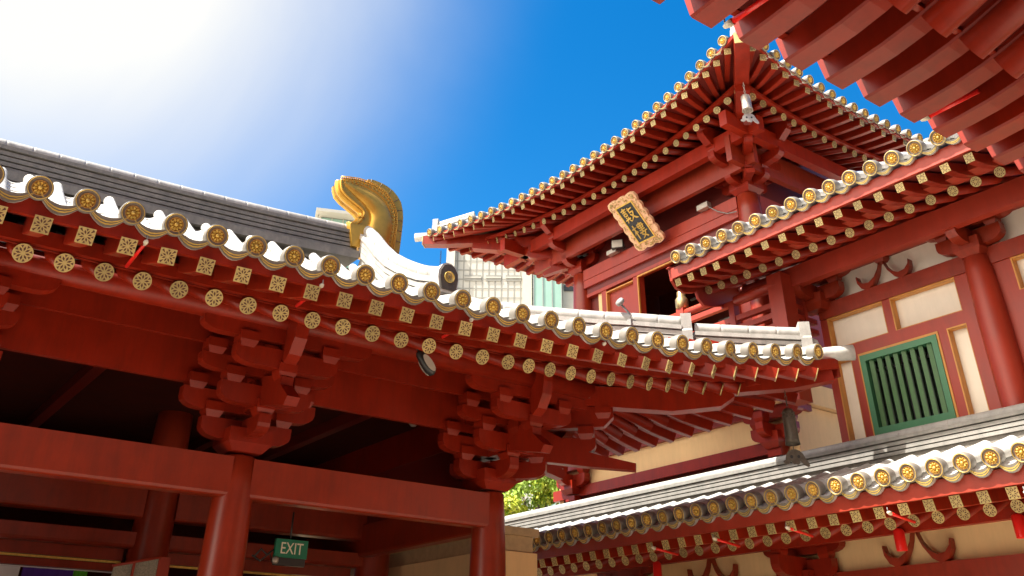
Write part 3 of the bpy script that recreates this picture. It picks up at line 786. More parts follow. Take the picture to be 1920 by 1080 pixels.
# ridge ends and corner tiles seen over the eaves
def short_hip(par, tip, dd, z, L=1.5):
    P = [V3((tip[0],tip[1],0))+dd*t+V3((0,0,z+0.24*t)) for t in (0.45, 1.0, L)]
    o = course_stack(par, 'hip_ridge', P, 0.24, 0.0, 2, 0.075, M['tile'], 0.095)
    b = MB(); x = V3((-dd.y, dd.x, 0)); mx = frame(P[0]+V3((0,0,-0.02)), x, dd, ZUP)
    b.prism([(-.15,-.05),(.15,-.05),(.16,.16),(.13,.18),(.14,.36),(.08,.40),(-.08,.40),(-.14,.36),(-.13,.18),(-.16,.16)], mx, -0.08, 0.06)
    b.build('ridge_block', M['tile'], o)
    b = MB(); b.tube([V3((tip[0],tip[1],z+.02))+dd*0.45, V3((tip[0],tip[1],z+.02))-dd*0.12], [0.10, 0.115], 12); b.build('corner_tile', M['tile'], par)
short_hip(tower, (10.86,19.0), HD2, 11.84); short_hip(tower, (10.84,7.85), HD1, 11.84); short_hip(tower, (18.7,7.85), V3((-0.746,0.665,0)), 11.84)
# purlins / facing beams
for y0, y1, x in ((9.1,17.6,12.72),):
    b = MB(); b.b2((x-.09,y0,11.0),(x+.09,y1,11.32)); b.build('facing_beam', M['red'], tower)
    b = MB(); b.b2((x+.30,9.6,10.62),(x+.42,16.8,11.2)); b.build('facing_beam', M['red_b'], tower)
b = MB(); b.b2((12.0,9.35,11.0),(17.6,9.53,11.32)); b.build('facing_beam', M['red'], tower)
b = MB(); b.b2((12.6,9.82,10.62),(17.4,9.95,11.2)); b.build('facing_beam', M['red_b'], tower)
b = MB(); b.b2((12.0,16.7,11.0),(17.6,16.9,11.32)); b.build('facing_beam', M['red'], tower)
# columns, wall beams and infill
for x, y in ((13.6,10.34),(13.6,15.62),(16.4,10.34),(16.4,15.62)): column(tower, x, y, 0.25, 0.205, 6.4, 10.32)
def beam(par, a, c, name='tie_beam', m=None, bev=0.0):
    b = MB(); b.b2(a, c); return b.build(name, m or M['red_wall'], par)
beam(tower, (13.46,10.54,9.89), (13.74,15.42,10.36)); beam(tower, (13.44,10.54,10.08), (13.46,15.42,10.10))
beam(tower, (13.8,10.2,9.89), (16.2,10.48,10.36))
beam(tower, (13.66,10.5,10.36), (13.80,15.5,12.15), 'wall_board', M['red_board']); beam(tower, (13.6,10.40,10.36), (17.6,10.52,12.15), 'wall_board', M['red_board'])
beam(tower, (13.52,10.54,9.66), (13.72,15.42,9.74)); beam(tower, (13.54,10.54,9.74), (13.70,15.42,9.89), 'wall_board', M['red_board'])
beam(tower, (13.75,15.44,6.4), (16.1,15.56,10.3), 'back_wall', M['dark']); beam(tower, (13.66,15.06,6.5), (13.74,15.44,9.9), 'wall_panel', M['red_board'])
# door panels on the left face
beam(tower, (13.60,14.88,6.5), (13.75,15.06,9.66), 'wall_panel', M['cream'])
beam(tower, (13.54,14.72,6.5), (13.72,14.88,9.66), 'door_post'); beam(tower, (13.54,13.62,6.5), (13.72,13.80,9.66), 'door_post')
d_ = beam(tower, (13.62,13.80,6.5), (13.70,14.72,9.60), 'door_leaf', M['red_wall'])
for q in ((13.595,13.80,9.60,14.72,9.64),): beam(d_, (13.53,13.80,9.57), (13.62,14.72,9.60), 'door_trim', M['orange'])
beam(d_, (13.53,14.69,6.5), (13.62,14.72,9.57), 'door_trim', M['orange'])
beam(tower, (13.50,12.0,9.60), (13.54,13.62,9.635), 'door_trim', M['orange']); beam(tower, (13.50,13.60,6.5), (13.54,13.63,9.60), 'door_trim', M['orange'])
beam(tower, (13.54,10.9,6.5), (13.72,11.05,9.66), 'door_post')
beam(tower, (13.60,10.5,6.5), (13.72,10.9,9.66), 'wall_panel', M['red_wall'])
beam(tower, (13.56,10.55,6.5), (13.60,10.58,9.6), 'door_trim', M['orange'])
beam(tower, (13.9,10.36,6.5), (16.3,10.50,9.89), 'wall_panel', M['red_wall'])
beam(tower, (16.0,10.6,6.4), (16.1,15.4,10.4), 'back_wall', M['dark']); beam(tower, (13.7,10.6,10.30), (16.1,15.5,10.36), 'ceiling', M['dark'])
b = MB(); b.tube([(15.2,13.6,9.45),(15.2,10.9,9.45)], 0.03, 6); b.tube([(15.4,13.0,8.8),(15.4,11.0,8.8)], 0.025, 6); b.build('lamp_tube', M['grey'], tower)
# base storey: cream walls with red timbers
b = MB(); b.b2((13.55,9.98,0),(16.6,16.6,6.0)); b.build('base_wall', M['cream'], tower)
b = MB(); b.b2((13.42,9.85,6.02),(16.8,16.75,6.40)); b.build('balcony_fascia', M['cream'], tower)
beam(tower, (13.46,9.95,5.90), (13.60,16.65,6.015), 'base_beam', M['red']); beam(tower, (13.60,9.90,5.90), (13.95,10.03,6.015), 'base_beam', M['red'])
beam(tower, (13.44,10.3,5.21), (13.60,16.7,5.42), 'base_beam', M['red'])
beam(tower, (13.5,10.4,4.6), (13.54,16.4,5.21), 'base_shade_strip', M['dark'])  # solid dark strip in place of the shade below the base beam
BS = [('L', 0.05, 0.40), ('X', 0, 0.14, 0.34, 0.48), ('B', 0.36, 0, 0.42, 0.2), ('B', -0.36, 0, 0.42, 0.2), ('Y', 0, -0.2, 0.42, 0.15, 0.35), ('B', 0, 0.32, 0.42, 0.2), ('X', 0.0, 0.48, 0.62, 0.62)]
bracket(tower, V3((13.40,10.35,5.30)), V3((0,1,0)), V3((-1,0,0)), BS); bracket(tower, V3((13.40,15.95,5.30)), V3((0,1,0)), V3((-1,0,0)), BS)
beam(tower, (13.3,10.2,5.12),(13.5,10.5,5.26), 'bracket_seat', M['red']); beam(tower, (13.3,15.8,5.12),(13.5,16.1,5.22), 'bracket_seat', M['red'])
# bracket sets under the tower eaves
TS = [('L', 0.10, 0.50), ('X', 0, 0.20, 0.40, 0.58), ('Y', 0, -0.4, 0.55, 0.205, 0.40), ('B', 0.45, 0, 0.47, 0.2), ('B', -0.45, 0, 0.47, 0.2), ('B', 0, 0.44, 0.47, 0.2),
      ('X', 0, 0.52, 0.70, 0.85), ('X', 0.45, 0.52, 0.70, 0.55), ('Y', 0, -0.4, 1.0, 0.525, 0.70), ('B', 0.40, 0.45, 0.76, 0.2), ('B', -0.40, 0.45, 0.76, 0.2), ('B', 0, 0.88, 0.76, 0.2),
      ('X', 0.88, 0.82, 0.98, 0.6), ('N', [(-0.3,0.86),(1.05,0.84),(1.25,1.0),(1.27,1.25),(-0.3,1.25)])]
for (x, y), sy in (((13.6,10.34),1), ((13.6,15.62),-1)):
    bracket(tower, V3((x,y,10.34)), V3((0,1,0)), V3((-1,0,0)), TS)
    bracket(tower, V3((x,y,10.34)), V3((-sy,0,0)), V3((0,-sy,0)), TS[1:])
    dg = V3((-s2, -s2*sy, 0)); bracket(tower, V3((x,y,10.34)), V3((dg.y,-dg.x,0)), dg,
        [('Y', 0, -0.4, 0.80, 0.21, 0.40), ('B', 0, 0.68, 0.47, 0.2), ('Y', 0, -0.4, 1.36, 0.53, 0.70), ('B', 0, 1.24, 0.76, 0.2), ('N', [(-0.2,0.84),(1.45,0.82),(1.66,0.98),(1.68,1.1),(-0.2,1.1)]),
         ('N', [(0.1,0.20),(0.5,0.16),(0.95,0.02),(0.98,0.10),(0.6,0.34),(0.1,0.5)])])
# balcony rails of the tower
b = MB(); b.tube([(12.85,9.4,8.02),(12.85,12.7,8.02)], 0.075, 10); b.build('hand_rail', M['red_wall'], tower)
b = MB(); b.b2((12.80,9.4,7.3),(12.90,12.4,7.38)); b.b2((12.80,9.4,7.0),(12.90,12.4,7.08)); b.build('rail', M['red_wall'], tower)
for y in (11.75,):
    b = MB(); b.b2((12.76,y-.09,6.4),(12.94,y+.09,8.12)); o = b.build('rail_post', M['red_wall'], tower)
    b = MB(); b.lathe([(0.10,0),(0.13,0.03),(0.13,0.20),(0.10,0.24),(0.085,0.26),(0.085,0.36),(0.055,0.38),(0.05,0.40),(0.065,0.44),(0.05,0.50),(0.001,0.53)], T(12.85,y,8.12), 16); b.build('brass_finial', M['brass'], o)
beam(tower, (12.75,9.0,6.40), (13.6,16.5,6.48), 'balcony_floor', M['red_board'])

# =================================================================== SIDE HALL (right)
side = thing('side_hall', 'two storey side hall on the right with cream panels and a green barred window', 'temple building', (15, 4, 0))
RU = Eave((10.9, 0), (0, -1), (1, 0), 8.10, zr=-0.075, s1=0.36, s2=0.03)
RLo = Eave((11.0, 0), (0, -1), (1, 0), 3.97, zr=-0.075, s1=0.27, s2=0.03)
tile_rows(RU, side, [-9.973+0.3575*i for i in range(0, 25)], lambda u: 1.4, 0.3575, False, dr=0.75)
tile_rows(RLo, side, [-16.66+0.3615*i for i in range(0, 42)], lambda u: 1.42, 0.3615, True)
b = MB(); b.sweep([[RU.r(u, 0.05+j*0.6, -0.05) for j in range(7)] for u in (-10.15, -1.0)], False, 0, False, True)
b.sweep([[RLo.r(u, 0.05+j*0.3, -0.05) for j in range(7)] for u in (-17.0, -1.5)], False, 0, False, True)
b.build('roof', M['tile_d'], side)
ry = [10.13, 9.83, 9.535] + [9.24-0.3475*i for i in range(0, 22)]
KR = dict(sf=0.30, sr=0.40, lf=1.15, lr=2.2, w=0.122, rr=0.072, curve=0.06, sq=SQ2, rd=RD2)
rafters(RU, side, [-y for y in ry], [-y+0.02 for y in ry], 0.15, -0.383, 0.90, -0.35, **KR)
ry2 = [15.6-0.352*i for i in range(0, 36)]
rafters(RLo, side, [-y for y in ry2], [-y for y in ry2], 0.15, -0.38, 0.90, -0.40, **{**KR, 'w': 0.138, 'rr': 0.078, 'sq': SQ3, 'rd': RD3})
for E_, a, c in ((RU, -10.22, -1.2), (RLo, -16.9, -2.0)):
    strip(E_, side, 'eave_board', a, c, 0.08, -0.31, -0.12, 0.06, M['red_wall'], 4)
    sheet(E_, side, 'eave_boarding', a, c, (0.10, -0.30), (1.25, 0.045), M['red_board'], 4)
    strip(E_, side, 'rafter_strip', a+.05, c, 0.66, -0.275, -0.18, 0.26, M['red_wall'], 4)
    sheet(E_, side, 'rafter_boarding', a+.05, c, (0.92, -0.255), (2.5, 0.37), M['red_board'], 4)
# curved end board of the upper eave
b = MB(); mxe = frame((0,10.24,0), (1,0,0), (0,1,0), (0,0,1))
b.prism([(10.93,7.99),(10.99,7.99),(11.02,7.78),(11.12,7.66),(11.30,7.62),(11.55,7.68),(11.62,7.74),(11.66,7.60),(11.78,7.50),(12.0,7.52),(12.5,7.66),(13.1,7.9),(13.1,8.5),(12.0,8.25),(10.98,8.03)], mxe, 0.0, 0.06)
b.build('end_board', M['red_wall'], side)
b = MB(); b.tube([(12.30,9.95,7.62),(12.30,9.0,7.62)], 0.085, 14); b.build('round_purlin', M['red_wall'], side)
# walls : timber grid with recessed cream panels and orange reveals
X0 = 13.20
b = MB(); b.b2((13.34,-1.0,0),(13.6,8.88,8.4)); b.build('plaster_wall', M['cream_w'], side)
def member(y0, y1, z0, z1, name='wall_timber', x=X0, m=None):
    b = MB(); b.b2((x,y0,z0),(13.345,y1,z1)); return b.build(name, m or M['red_wall'], side)
member(-1.0, 8.88, 7.12, 7.385, x=13.16, m=M['red_b'])
member(-1.0, 8.88, 7.87, 8.12, x=13.06, m=M['red_b'])
member(8.76, 8.90, 3.9, 7.12)
member(7.54, 7.68, 6.575, 7.12); member(6.10, 6.40, 4.6, 7.12); member(5.50, 5.85, 4.6, 7.12)
member(6.40, 8.76, 6.375, 6.575); member(-1.0, 5.50, 6.42, 6.62)
member(8.30, 8.44, 4.6, 6.375); member(6.72, 6.865, 4.6, 6.375); member(5.28, 5.50, 4.6, 6.42)
member(6.865, 8.30, 4.6, 5.06)
member(3.6, 4.0, 4.6, 6.42); member(3.9, 4.2, 6.62, 7.12)
def trim(y0, y1, z0, z1):
    b = MB(); w = 0.022
    b.b2((X0-.006,y0,z1-w),(13.33,y1,z1)); b.b2((X0-.006,y1-w,z0),(13.33,y1,z1-w)); b.b2((X0-.004,y0,z0),(13.33,y0+w*.5,z1-w)); b.b2((X0-.002,y0+w*.5,z0),(13.33,y1-w,z0+w*.5))
    return b.build('panel_trim', M['orange'], side)
trim(7.68, 8.76, 6.575, 7.12); trim(6.40, 7.54, 6.575, 7.12); trim(8.44, 8.76, 4.6, 6.375); trim(6.40, 6.72, 4.6, 6.375); trim(4.2, 5.50, 6.62, 7.12); trim(4.0, 5.28, 4.6, 6.42)
# green barred window
win = MB()
for y0, y1, z0, z1 in ((6.90,8.27,6.235,6.335),(6.90,8.27,5.06,5.165),(8.175,8.27,5.165,6.235),(6.90,6.995,5.165,6.235)): win.b2((13.17,y0,z0),(13.33,y1,z1))
wo = win.build('window', M['green'], side)
b = MB(); w = 0.028
b.b2((13.185,6.865,6.335),(13.33,8.30,6.375)); b.b2((13.185,8.27,5.06),(13.33,8.30,6.335)); b.b2((13.187,6.865,5.06),(13.33,6.90,6.335)); b.build('window_trim', M['orange'], wo)
for i in range(8):
    y = 8.10 - i*0.147
    b = MB(); b.box((0,0,0), (0.06,0.072,1.068), 0, Matrix.Rotation(0.2, 4, 'Z')); b.build('window_bar', M['greenb'], wo, T(13.24, y, 5.70))
b = MB(); b.b2((13.325,6.995,5.165),(13.336,8.175,6.235)); b.build('window_pane', M['pane'], wo)
b = MB(); b.b2((13.30,7.56,5.20),(13.324,7.62,6.20)); b.b2((13.30,7.03,6.06),(13.322,8.14,6.10)); b.build('window_mullion', M['black'], wo)
column(side, 13.14, 5.96, 0.215, 0.165, 4.5, 7.26, M['red_wall']); column(side, 13.14, 2.9, 0.215, 0.165, 4.5, 7.26, M['red_wall'])
SS = [('L', 0.10, 0.42), ('X', 0, 0.20, 0.40, 0.52), ('B', 0.40, 0, 0.46, 0.19), ('B', -0.40, 0, 0.46, 0.19), ('Y', 0, -0.1, 0.57, 0.205, 0.42), ('B', 0, 0.46, 0.46, 0.19), ('X', 0, 0.52, 0.66, 0.72), ('X', 0.52, 0.55, 0.68, 0.5)]
bracket(side, V3((13.12,5.96,7.26)), V3((0,1,0)), V3((-1,0,0)), SS, m=M['red_b']); bracket(side, V3((13.12,2.9,7.26)), V3((0,1,0)), V3((-1,0,0)), SS, m=M['red_b'])
bracket(side, V3((13.12,8.82,7.26)), V3((0,1,0)), V3((-1,0,0)), SS, m=M['red_b'])
beam(side, (12.50,-1.0,7.585), (12.66,9.0,7.93), 'facing_beam', M['red_wall'])
# crane-leg struts
def crane(par, y, z, h, w, x):
    P = []
    def leg(sg):
        c = [(0.02, h*0.80, .055), (0.10, h*0.48, .07), (0.26, h*0.20, .085), (0.45, h*0.07, .085), (0.64, h*0.14, .06), (0.76, h*0.32, .035), (0.79, h*0.50, .016)]
        up = [V3((x, y+sg*a*w, z+q+t*.7)) for a, q, t in c]; dn = [V3((x, y+sg*a*w+sg*t*.55, z+q-t*.7)) for a, q, t in c]
        return up, dn
    b = MB()
    for sg in (1, -1):
        up, dn = leg(sg)
        b.sweep([[u, d, d+V3((0.12,0,0)), u+V3((0.12,0,0))] for u, d in zip(up, dn)], True, 0, True, False)
    dou(b, T(x+.06,y,z), (0,0,h*0.86), 0.20, 0.06, 0.10)
    return b.build('crane_strut', M['red_b'], par)
crane(side, 7.53, 7.385, 0.50, 0.62, 13.15)
# lower storey
b = MB(); b.b2((13.3,-1.0,0),(13.33,16.5,4.4)); b.build('plaster_wall', M['cream'], side)
beam(side, (13.14,-1.0,2.9), (13.30,16.0,3.20), 'wall_timber', M['red_b']); beam(side, (13.16,-1.0,3.76), (13.30,16.0,4.0), 'wall_timber', M['red_b'])
beam(side, (12.4,-1.0,3.52), (12.52,16.0,3.64), 'facing_beam', M['red'])
crane(side, 7.95, 3.20, 0.56, 0.68, 13.12); crane(side, 11.95, 3.20, 0.56, 0.68, 13.12)
bracket(side, V3((13.10,9.9,2.98)), V3((0,1,0)), V3((-1,0,0)), [('L', 0.10, 0.42), ('X', 0, 0.20, 0.42, 0.55), ('Y', 0, -0.1, 0.75, 0.22, 0.46), ('B', 0.42, 0, 0.47, 0.19), ('B', -0.42, 0, 0.47, 0.19), ('B', 0, 0.6, 0.5, 0.19), ('X', 0, 0.54, 0.72, 0.75)], m=M['red'])
bracket(side, V3((13.10,14.1,2.98)), V3((0,1,0)), V3((-1,0,0)), [('L', 0.10, 0.42), ('X', 0, 0.20, 0.42, 0.55), ('Y', 0, -0.1, 0.75, 0.22, 0.46), ('B', 0.42, 0, 0.47, 0.19), ('B', -0.42, 0, 0.47, 0.19), ('X', 0, 0.54, 0.72, 0.75)], m=M['red'])
column(side, 13.10, 9.9, 0.2, 0.17, 0.1, 2.98); column(side, 13.10, 5.9, 0.2, 0.17, 0.1, 2.98)
# ridge course against the wall above the lower roof
RPs = [(12.80, 17.6-15.6*k/10, 4.575) for k in range(11)]
course_stack(side, 'apron_ridge', RPs, 0.42, 0.0, 4, 0.066, M['tile_g'], 0.08, seg=0.40)
b = MB(); b.b2((12.62,1.8,4.30),(13.0,17.6,4.58)); b.build('ridge_foot', M['tile_d'], side)
# corner post and rails of the gallery
beam(side, (12.22,8.86,5.6), (12.55,9.16,7.80), 'gallery_post', M['red_wall'])
b = MB()
for z in (7.60, 7.30, 7.12, 6.93): b.b2((12.30,9.16,z-.045),(12.40,11.9,z+.045))
b.b2((12.28,10.0,6.5),(12.42,10.12,7.58)); b.build('gallery_rail', M['red_wall'], side)
b = MB()
for z in (7.60, 7.30, 7.12, 6.93): b.b2((12.55,8.96,z-.045),(13.2,9.06,z+.045))
b.b2((12.86,8.94,6.5),(12.94,9.08,8.0)); b.build('gallery_rail', M['red_wall'], side)
beam(side, (12.2,8.86,6.30), (13.5,12.0,6.38), 'gallery_floor', M['red_board'])

# =================================================================== NEAR EAVE (top right)
near = thing('front_hall', 'eave of the nearest hall seen from directly below at top right, orange lit rafters', 'temple building', (5, -2, 0))
NE = Eave((0, 2.78), (1, 0), (0, -1), 5.50, zr=-0.075, lift=lambda u: 0.075*(u-4.0), s1=0.30, s2=0.03)
tile_rows(NE, near, [0.78+0.447*i for i in range(0, 18)], lambda u: 1.2, 0.447, False, dr=0.5)
b = MB(); b.sweep([[NE.r(u, 0.05+j*0.9, -0.05) for j in range(8)] for u in (0.6, 3, 6, 8.8)], False, 0, False, True); b.build('roof', M['tile_d'], near)
nr = [1.238+0.447*i for i in range(0, 17)]
rafters(NE, near, nr, nr, -0.03, -0.27, 0.75, -0.33, sf=0.20, sr=0.36, lf=1.3, lr=3.2, w=0.205, rr=0.105, curve=0.06, ends=False)
strip(NE, near, 'eave_board', 0.7, 8.7, 0.0, -0.19, -0.12, 0.06, M['red'])
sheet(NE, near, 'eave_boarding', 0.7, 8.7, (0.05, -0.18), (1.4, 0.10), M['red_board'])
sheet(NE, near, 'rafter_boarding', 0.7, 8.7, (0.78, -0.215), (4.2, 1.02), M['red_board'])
strip(NE, near, 'rafter_strip', 0.7, 8.7, 0.72, -0.24, -0.16, 0.05, M['red'])
b = MB(); b.b2((-14,-1.9,0),(22,-1.5,16)); b.b2((-5.6,-1.5,0),(-5.2,7.4,6.6)); b.build('wall', M['red_board'], near)  # wall heightened and side wing added, out of view, to block sky light
b = MB(); b.b2((-5.2,-1.5,0),(22,3.1,0.10)); b.build('added_terrace', M['granite'], near)  # unseen dark floor added to cut light bounced onto the gate hall

# =================================================================== SMALL THINGS
def text_obj(body, size, depth):
    cu = bpy.data.curves.new('t', 'FONT'); cu.body = body; cu.size = size; cu.extrude = depth; cu.align_x = 'CENTER'; cu.align_y = 'CENTER'
    o = bpy.data.objects.new('t', cu); C.objects.link(o)
    dg = bpy.context.evaluated_depsgraph_get(); me = bpy.data.meshes.new_from_object(o.evaluated_get(dg))
    bpy.data.objects.remove(o); bpy.data.curves.remove(cu); return me
# EXIT sign
ex = thing('exit_sign', 'green EXIT sign with white letters hanging under the hall beams', 'sign', (5.52,12.6,3.22))
b = MB(); b.b2((5.285,12.58,3.115),(5.755,12.64,3.345)); b.build('sign_panel', M['exitgreen'], ex)
me = text_obj('EXIT', 0.205, 0.003); me.materials.clear(); me.materials.append(M['ivory'])
link('sign_lettering', me, ex, frame((5.52,12.575,3.225), (0.80,0,0), (0,0,1), (0,-1,0)))
b = MB(); b.b2((5.30,12.585,3.02),(5.74,12.66,3.112)); b.build('sign_base', M['black'], ex)
b = MB(); b.tube([(5.5,12.62,3.34),(5.5,12.62,3.70)], 0.012, 6); b.build('hanger_rod', M['black'], ex)
b = MB(); b.lathe([(0.03,0),(0.045,0.02),(0.045,0.07),(0.02,0.09)], T(5.30,12.57,3.03), 10); b.build('lamp_head', M['bronze'], ex)
b = MB(); b.tube([(5.02,12.64,3.10),(5.10,12.62,3.20),(5.20,12.64,3.14),(5.30,12.63,3.22)], 0.014, 6); b.tube([(5.0,12.66,3.12),(5.12,12.66,3.06),(5.24,12.65,3.16),(5.29,12.64,3.05)], 0.012, 6); b.build('cable', M['black'], ex)
# floodlights
def floodlight(name, label, p, d, size, lens=True):
    o = thing(name, label, 'floodlight', p, 'floodlights on the buildings')
    d = V3(d).normalized(); x = d.cross(ZUP).normalized(); z = x.cross(d)
    mx = frame(p, x, d, z); s = size
    b = MB(); b.hexa([mx @ V3(q) for q in [(-s,-s*.4,-s*.7),(s,-s*.4,-s*.7),(s,s*.5,-s*.8),(-s,s*.5,-s*.8),(-s,-s*.4,s*.7),(s,-s*.4,s*.7),(s,s*.5,s*.8),(-s,s*.5,s*.8)]]); b.build('lamp_body', M['black'], o)
    b = MB(); b.hexa([mx @ V3(q) for q in [(-s*.88,s*.5,-s*.68),(s*.88,s*.5,-s*.68),(s*.88,s*.56,-s*.68),(-s*.88,s*.56,-s*.68),(-s*.88,s*.5,s*.68),(s*.88,s*.5,s*.68),(s*.88,s*.56,s*.68),(-s*.88,s*.56,s*.68)]]); b.build('lamp_glass', M['lens'], o)
    b = MB(); b.tube([mx @ V3((s*1.05,0,0)), mx @ V3((s*1.05,-s*1.2,0)), mx @ V3((-s*1.05,-s*1.2,0)), mx @ V3((-s*1.05,0,0))], s*0.08, 6); b.build('bracket', M['grey'], o)
    return o
# oval floodlight under the hall eave
fo = thing('floodlight', 'oval black and white floodlight on a cable under the hall eave', 'floodlight', (6.0,10.05,5.25), 'floodlights on the buildings')
ax = V3((0.45,-0.15,-0.62)).normalized(); xx = ax.cross(V3((0,1,0))).normalized(); yy = ax.cross(xx)
mf = frame((5.98,10.1,5.30), xx, yy, ax)
b = MB(); b.lathe([(0.035,-0.16),(0.06,-0.12),(0.075,0.0),(0.075,0.12),(0.05,0.19),(0.001,0.21)], mf, 14); b.build('lamp_body', M['black'], fo)
b = MB(); b.add([mf @ V3((0.0+0.055*math.cos(a), -0.079 if True else 0, 0.05+0.13*math.sin(a))) for a in [2*PI*k/18 for k in range(18)]], [tuple(range(18))], 0)
b.add([mf @ V3((0.055*math.cos(a), 0.079, 0.05+0.13*math.sin(a))) for a in [2*PI*k/18 for k in range(18)]], [tuple(range(18))], 0); b.build('lamp_glass', M['lens'], fo)
b = MB(); b.tube([mf @ V3((0,0,-0.15)), (5.82,10.15,5.56)], 0.012, 6); b.build('cable', M['black'], fo)
floodlight('floodlight', 'square black floodlight with clear glass on the tower beam left of the name board', (13.34,14.02,10.50), (-0.75,-0.55,0.1), 0.14)
gb = thing('floodlight', 'small pale junction box with loose cable on the tower beam right of the name board', 'floodlight', (13.40,11.34,10.42), 'floodlights on the buildings')
b = MB(); b.box((13.38,11.34,10.42), (0.13,0.30,0.12)); b.box((13.345,11.34,10.42), (0.03,0.26,0.085)); b.build('lamp_body', M['bronze'], gb)
b = MB(); b.tube([(13.36,11.22,10.38),(13.40,11.0,10.18),(13.40,10.75,10.03),(13.38,10.5,9.97)], 0.012, 6); b.build('cable', M['grey'], gb)
bx = thing('floodlight', 'pale grey lamp body under the black floodlight at the far end of the tower beam', 'floodlight', (13.36,14.25,10.40), 'floodlights on the buildings')
b = MB(); b.box((13.36,14.22,10.40), (0.12,0.32,0.10)); b.box((13.36,14.22,10.46), (0.06,0.26,0.02)); b.build('lamp_body', M['bronze'], bx)
# spot on the hip ridge
t = 3.0; px_, py_ = 7.5+t*s2-0.05, 12.2-t*s2-0.05; pz_ = hipz(3.0)-0.02
sp = thing('ridge_spotlight', 'small round grey spotlight clamped on the white hip ridge', 'spotlight', (px_,py_,pz_-0.2))
b = MB(); b.lathe([(0.04,-0.045),(0.072,-0.035),(0.078,0.0),(0.07,0.022),(0.001,0.035)], frame((px_-0.08,py_-0.02,pz_+0.16), (0,1,0), (0.5,0,0.86), (-0.86,0.0,0.5)), 16); b.build('lamp_body', M['grey'], sp)
b = MB(); b.tube([(px_-0.05,py_,pz_+0.14),(px_+0.06,py_-0.06,pz_+0.0),(px_+0.05,py_-0.12,pz_-0.16)], 0.018, 6); b.box((px_+0.05,py_-0.13,pz_-0.20),(0.11,0.08,0.10)); b.build('lamp_stand', M['grey'], sp)
# red domed detector inside the hall
sm = thing('alarm_beacon', 'red alarm beacon with clear dome on the hall ceiling', 'alarm', (7.55,13.0,5.40))
b = MB(); b.lathe([(0.12,0.06),(0.13,0.0),(0.11,-0.05)], T(7.55,13.0,5.40), 16); b.build('beacon_base', M['rod'], sm)
b = MB(); b.lathe([(0.085,-0.05),(0.08,-0.10),(0.04,-0.14),(0.001,-0.145)], T(7.55,13.0,5.40), 14); b.build('beacon_dome', M['lens'], sm)
# red rods along the eaves
def rod(label, a, c, grp):
    a, c = V3(a), V3(c); o = thing('red_rod', label, 'rod', a, grp)
    b = MB(); b.tube([a, c], 0.020, 10); b.build('rod_tube', M['rod'], o)
    d = (c-a).normalized(); b = MB(); b.tube([a-d*0.06, a-d*0.03, a+d*0.012], [0.012,0.024,0.026], 10); b.build('rod_cap', M['ivory'], o)
    b = MB(); b.tube([a-d*0.05, a-d*0.05+V3((0,0,0.06))], 0.006, 5); b.build('hanger', M['grey'], o)
for i, (x, z) in enumerate(((1.84,5.30),(3.72,5.31),(5.63,5.33),(7.60,5.41),(9.78,5.62))):
    y = 8.60-0.79*(max(0,x-2.6)/9.37)**2
    rod(['red rod leftmost under the hall eave, above the lit purlin', 'red rod under the hall eave above the bracket set by the EXIT sign', 'red rod under the hall eave nearest the oval floodlight', 'red rod under the hall eave above the corner bracket set', 'red rod under the hall eave nearest the hanging bell'][i],
        (x,y,z), (x+0.01,y+0.62,z-0.03), 'red rods under the hall eave')
for i, y in enumerate((5.20,6.95,8.55,9.9,11.2)):
    rod(['red rod under the lower side roof at the far right', 'red rod under the lower side roof above the long red cylinder lamp', 'red rod under the lower side roof above the dark bracket', 'red rod under the lower side roof left of the dark bracket', 'red rod under the lower side roof nearest the cream pier'][i],
        (11.06,y,3.55), (11.60,y+0.02,3.50), 'red rods under the lower side roof')
for i, x in enumerate((3.70,5.93)):
    rod(['red rod between the near rafters at the top of the picture', 'red rod between the near rafters at the right of the picture'][i], (x,2.74,NE.p(x,0.0,-0.30).z), (x+0.02,2.34,NE.p(x,0.44,-0.27).z), 'red rods under the near eave')
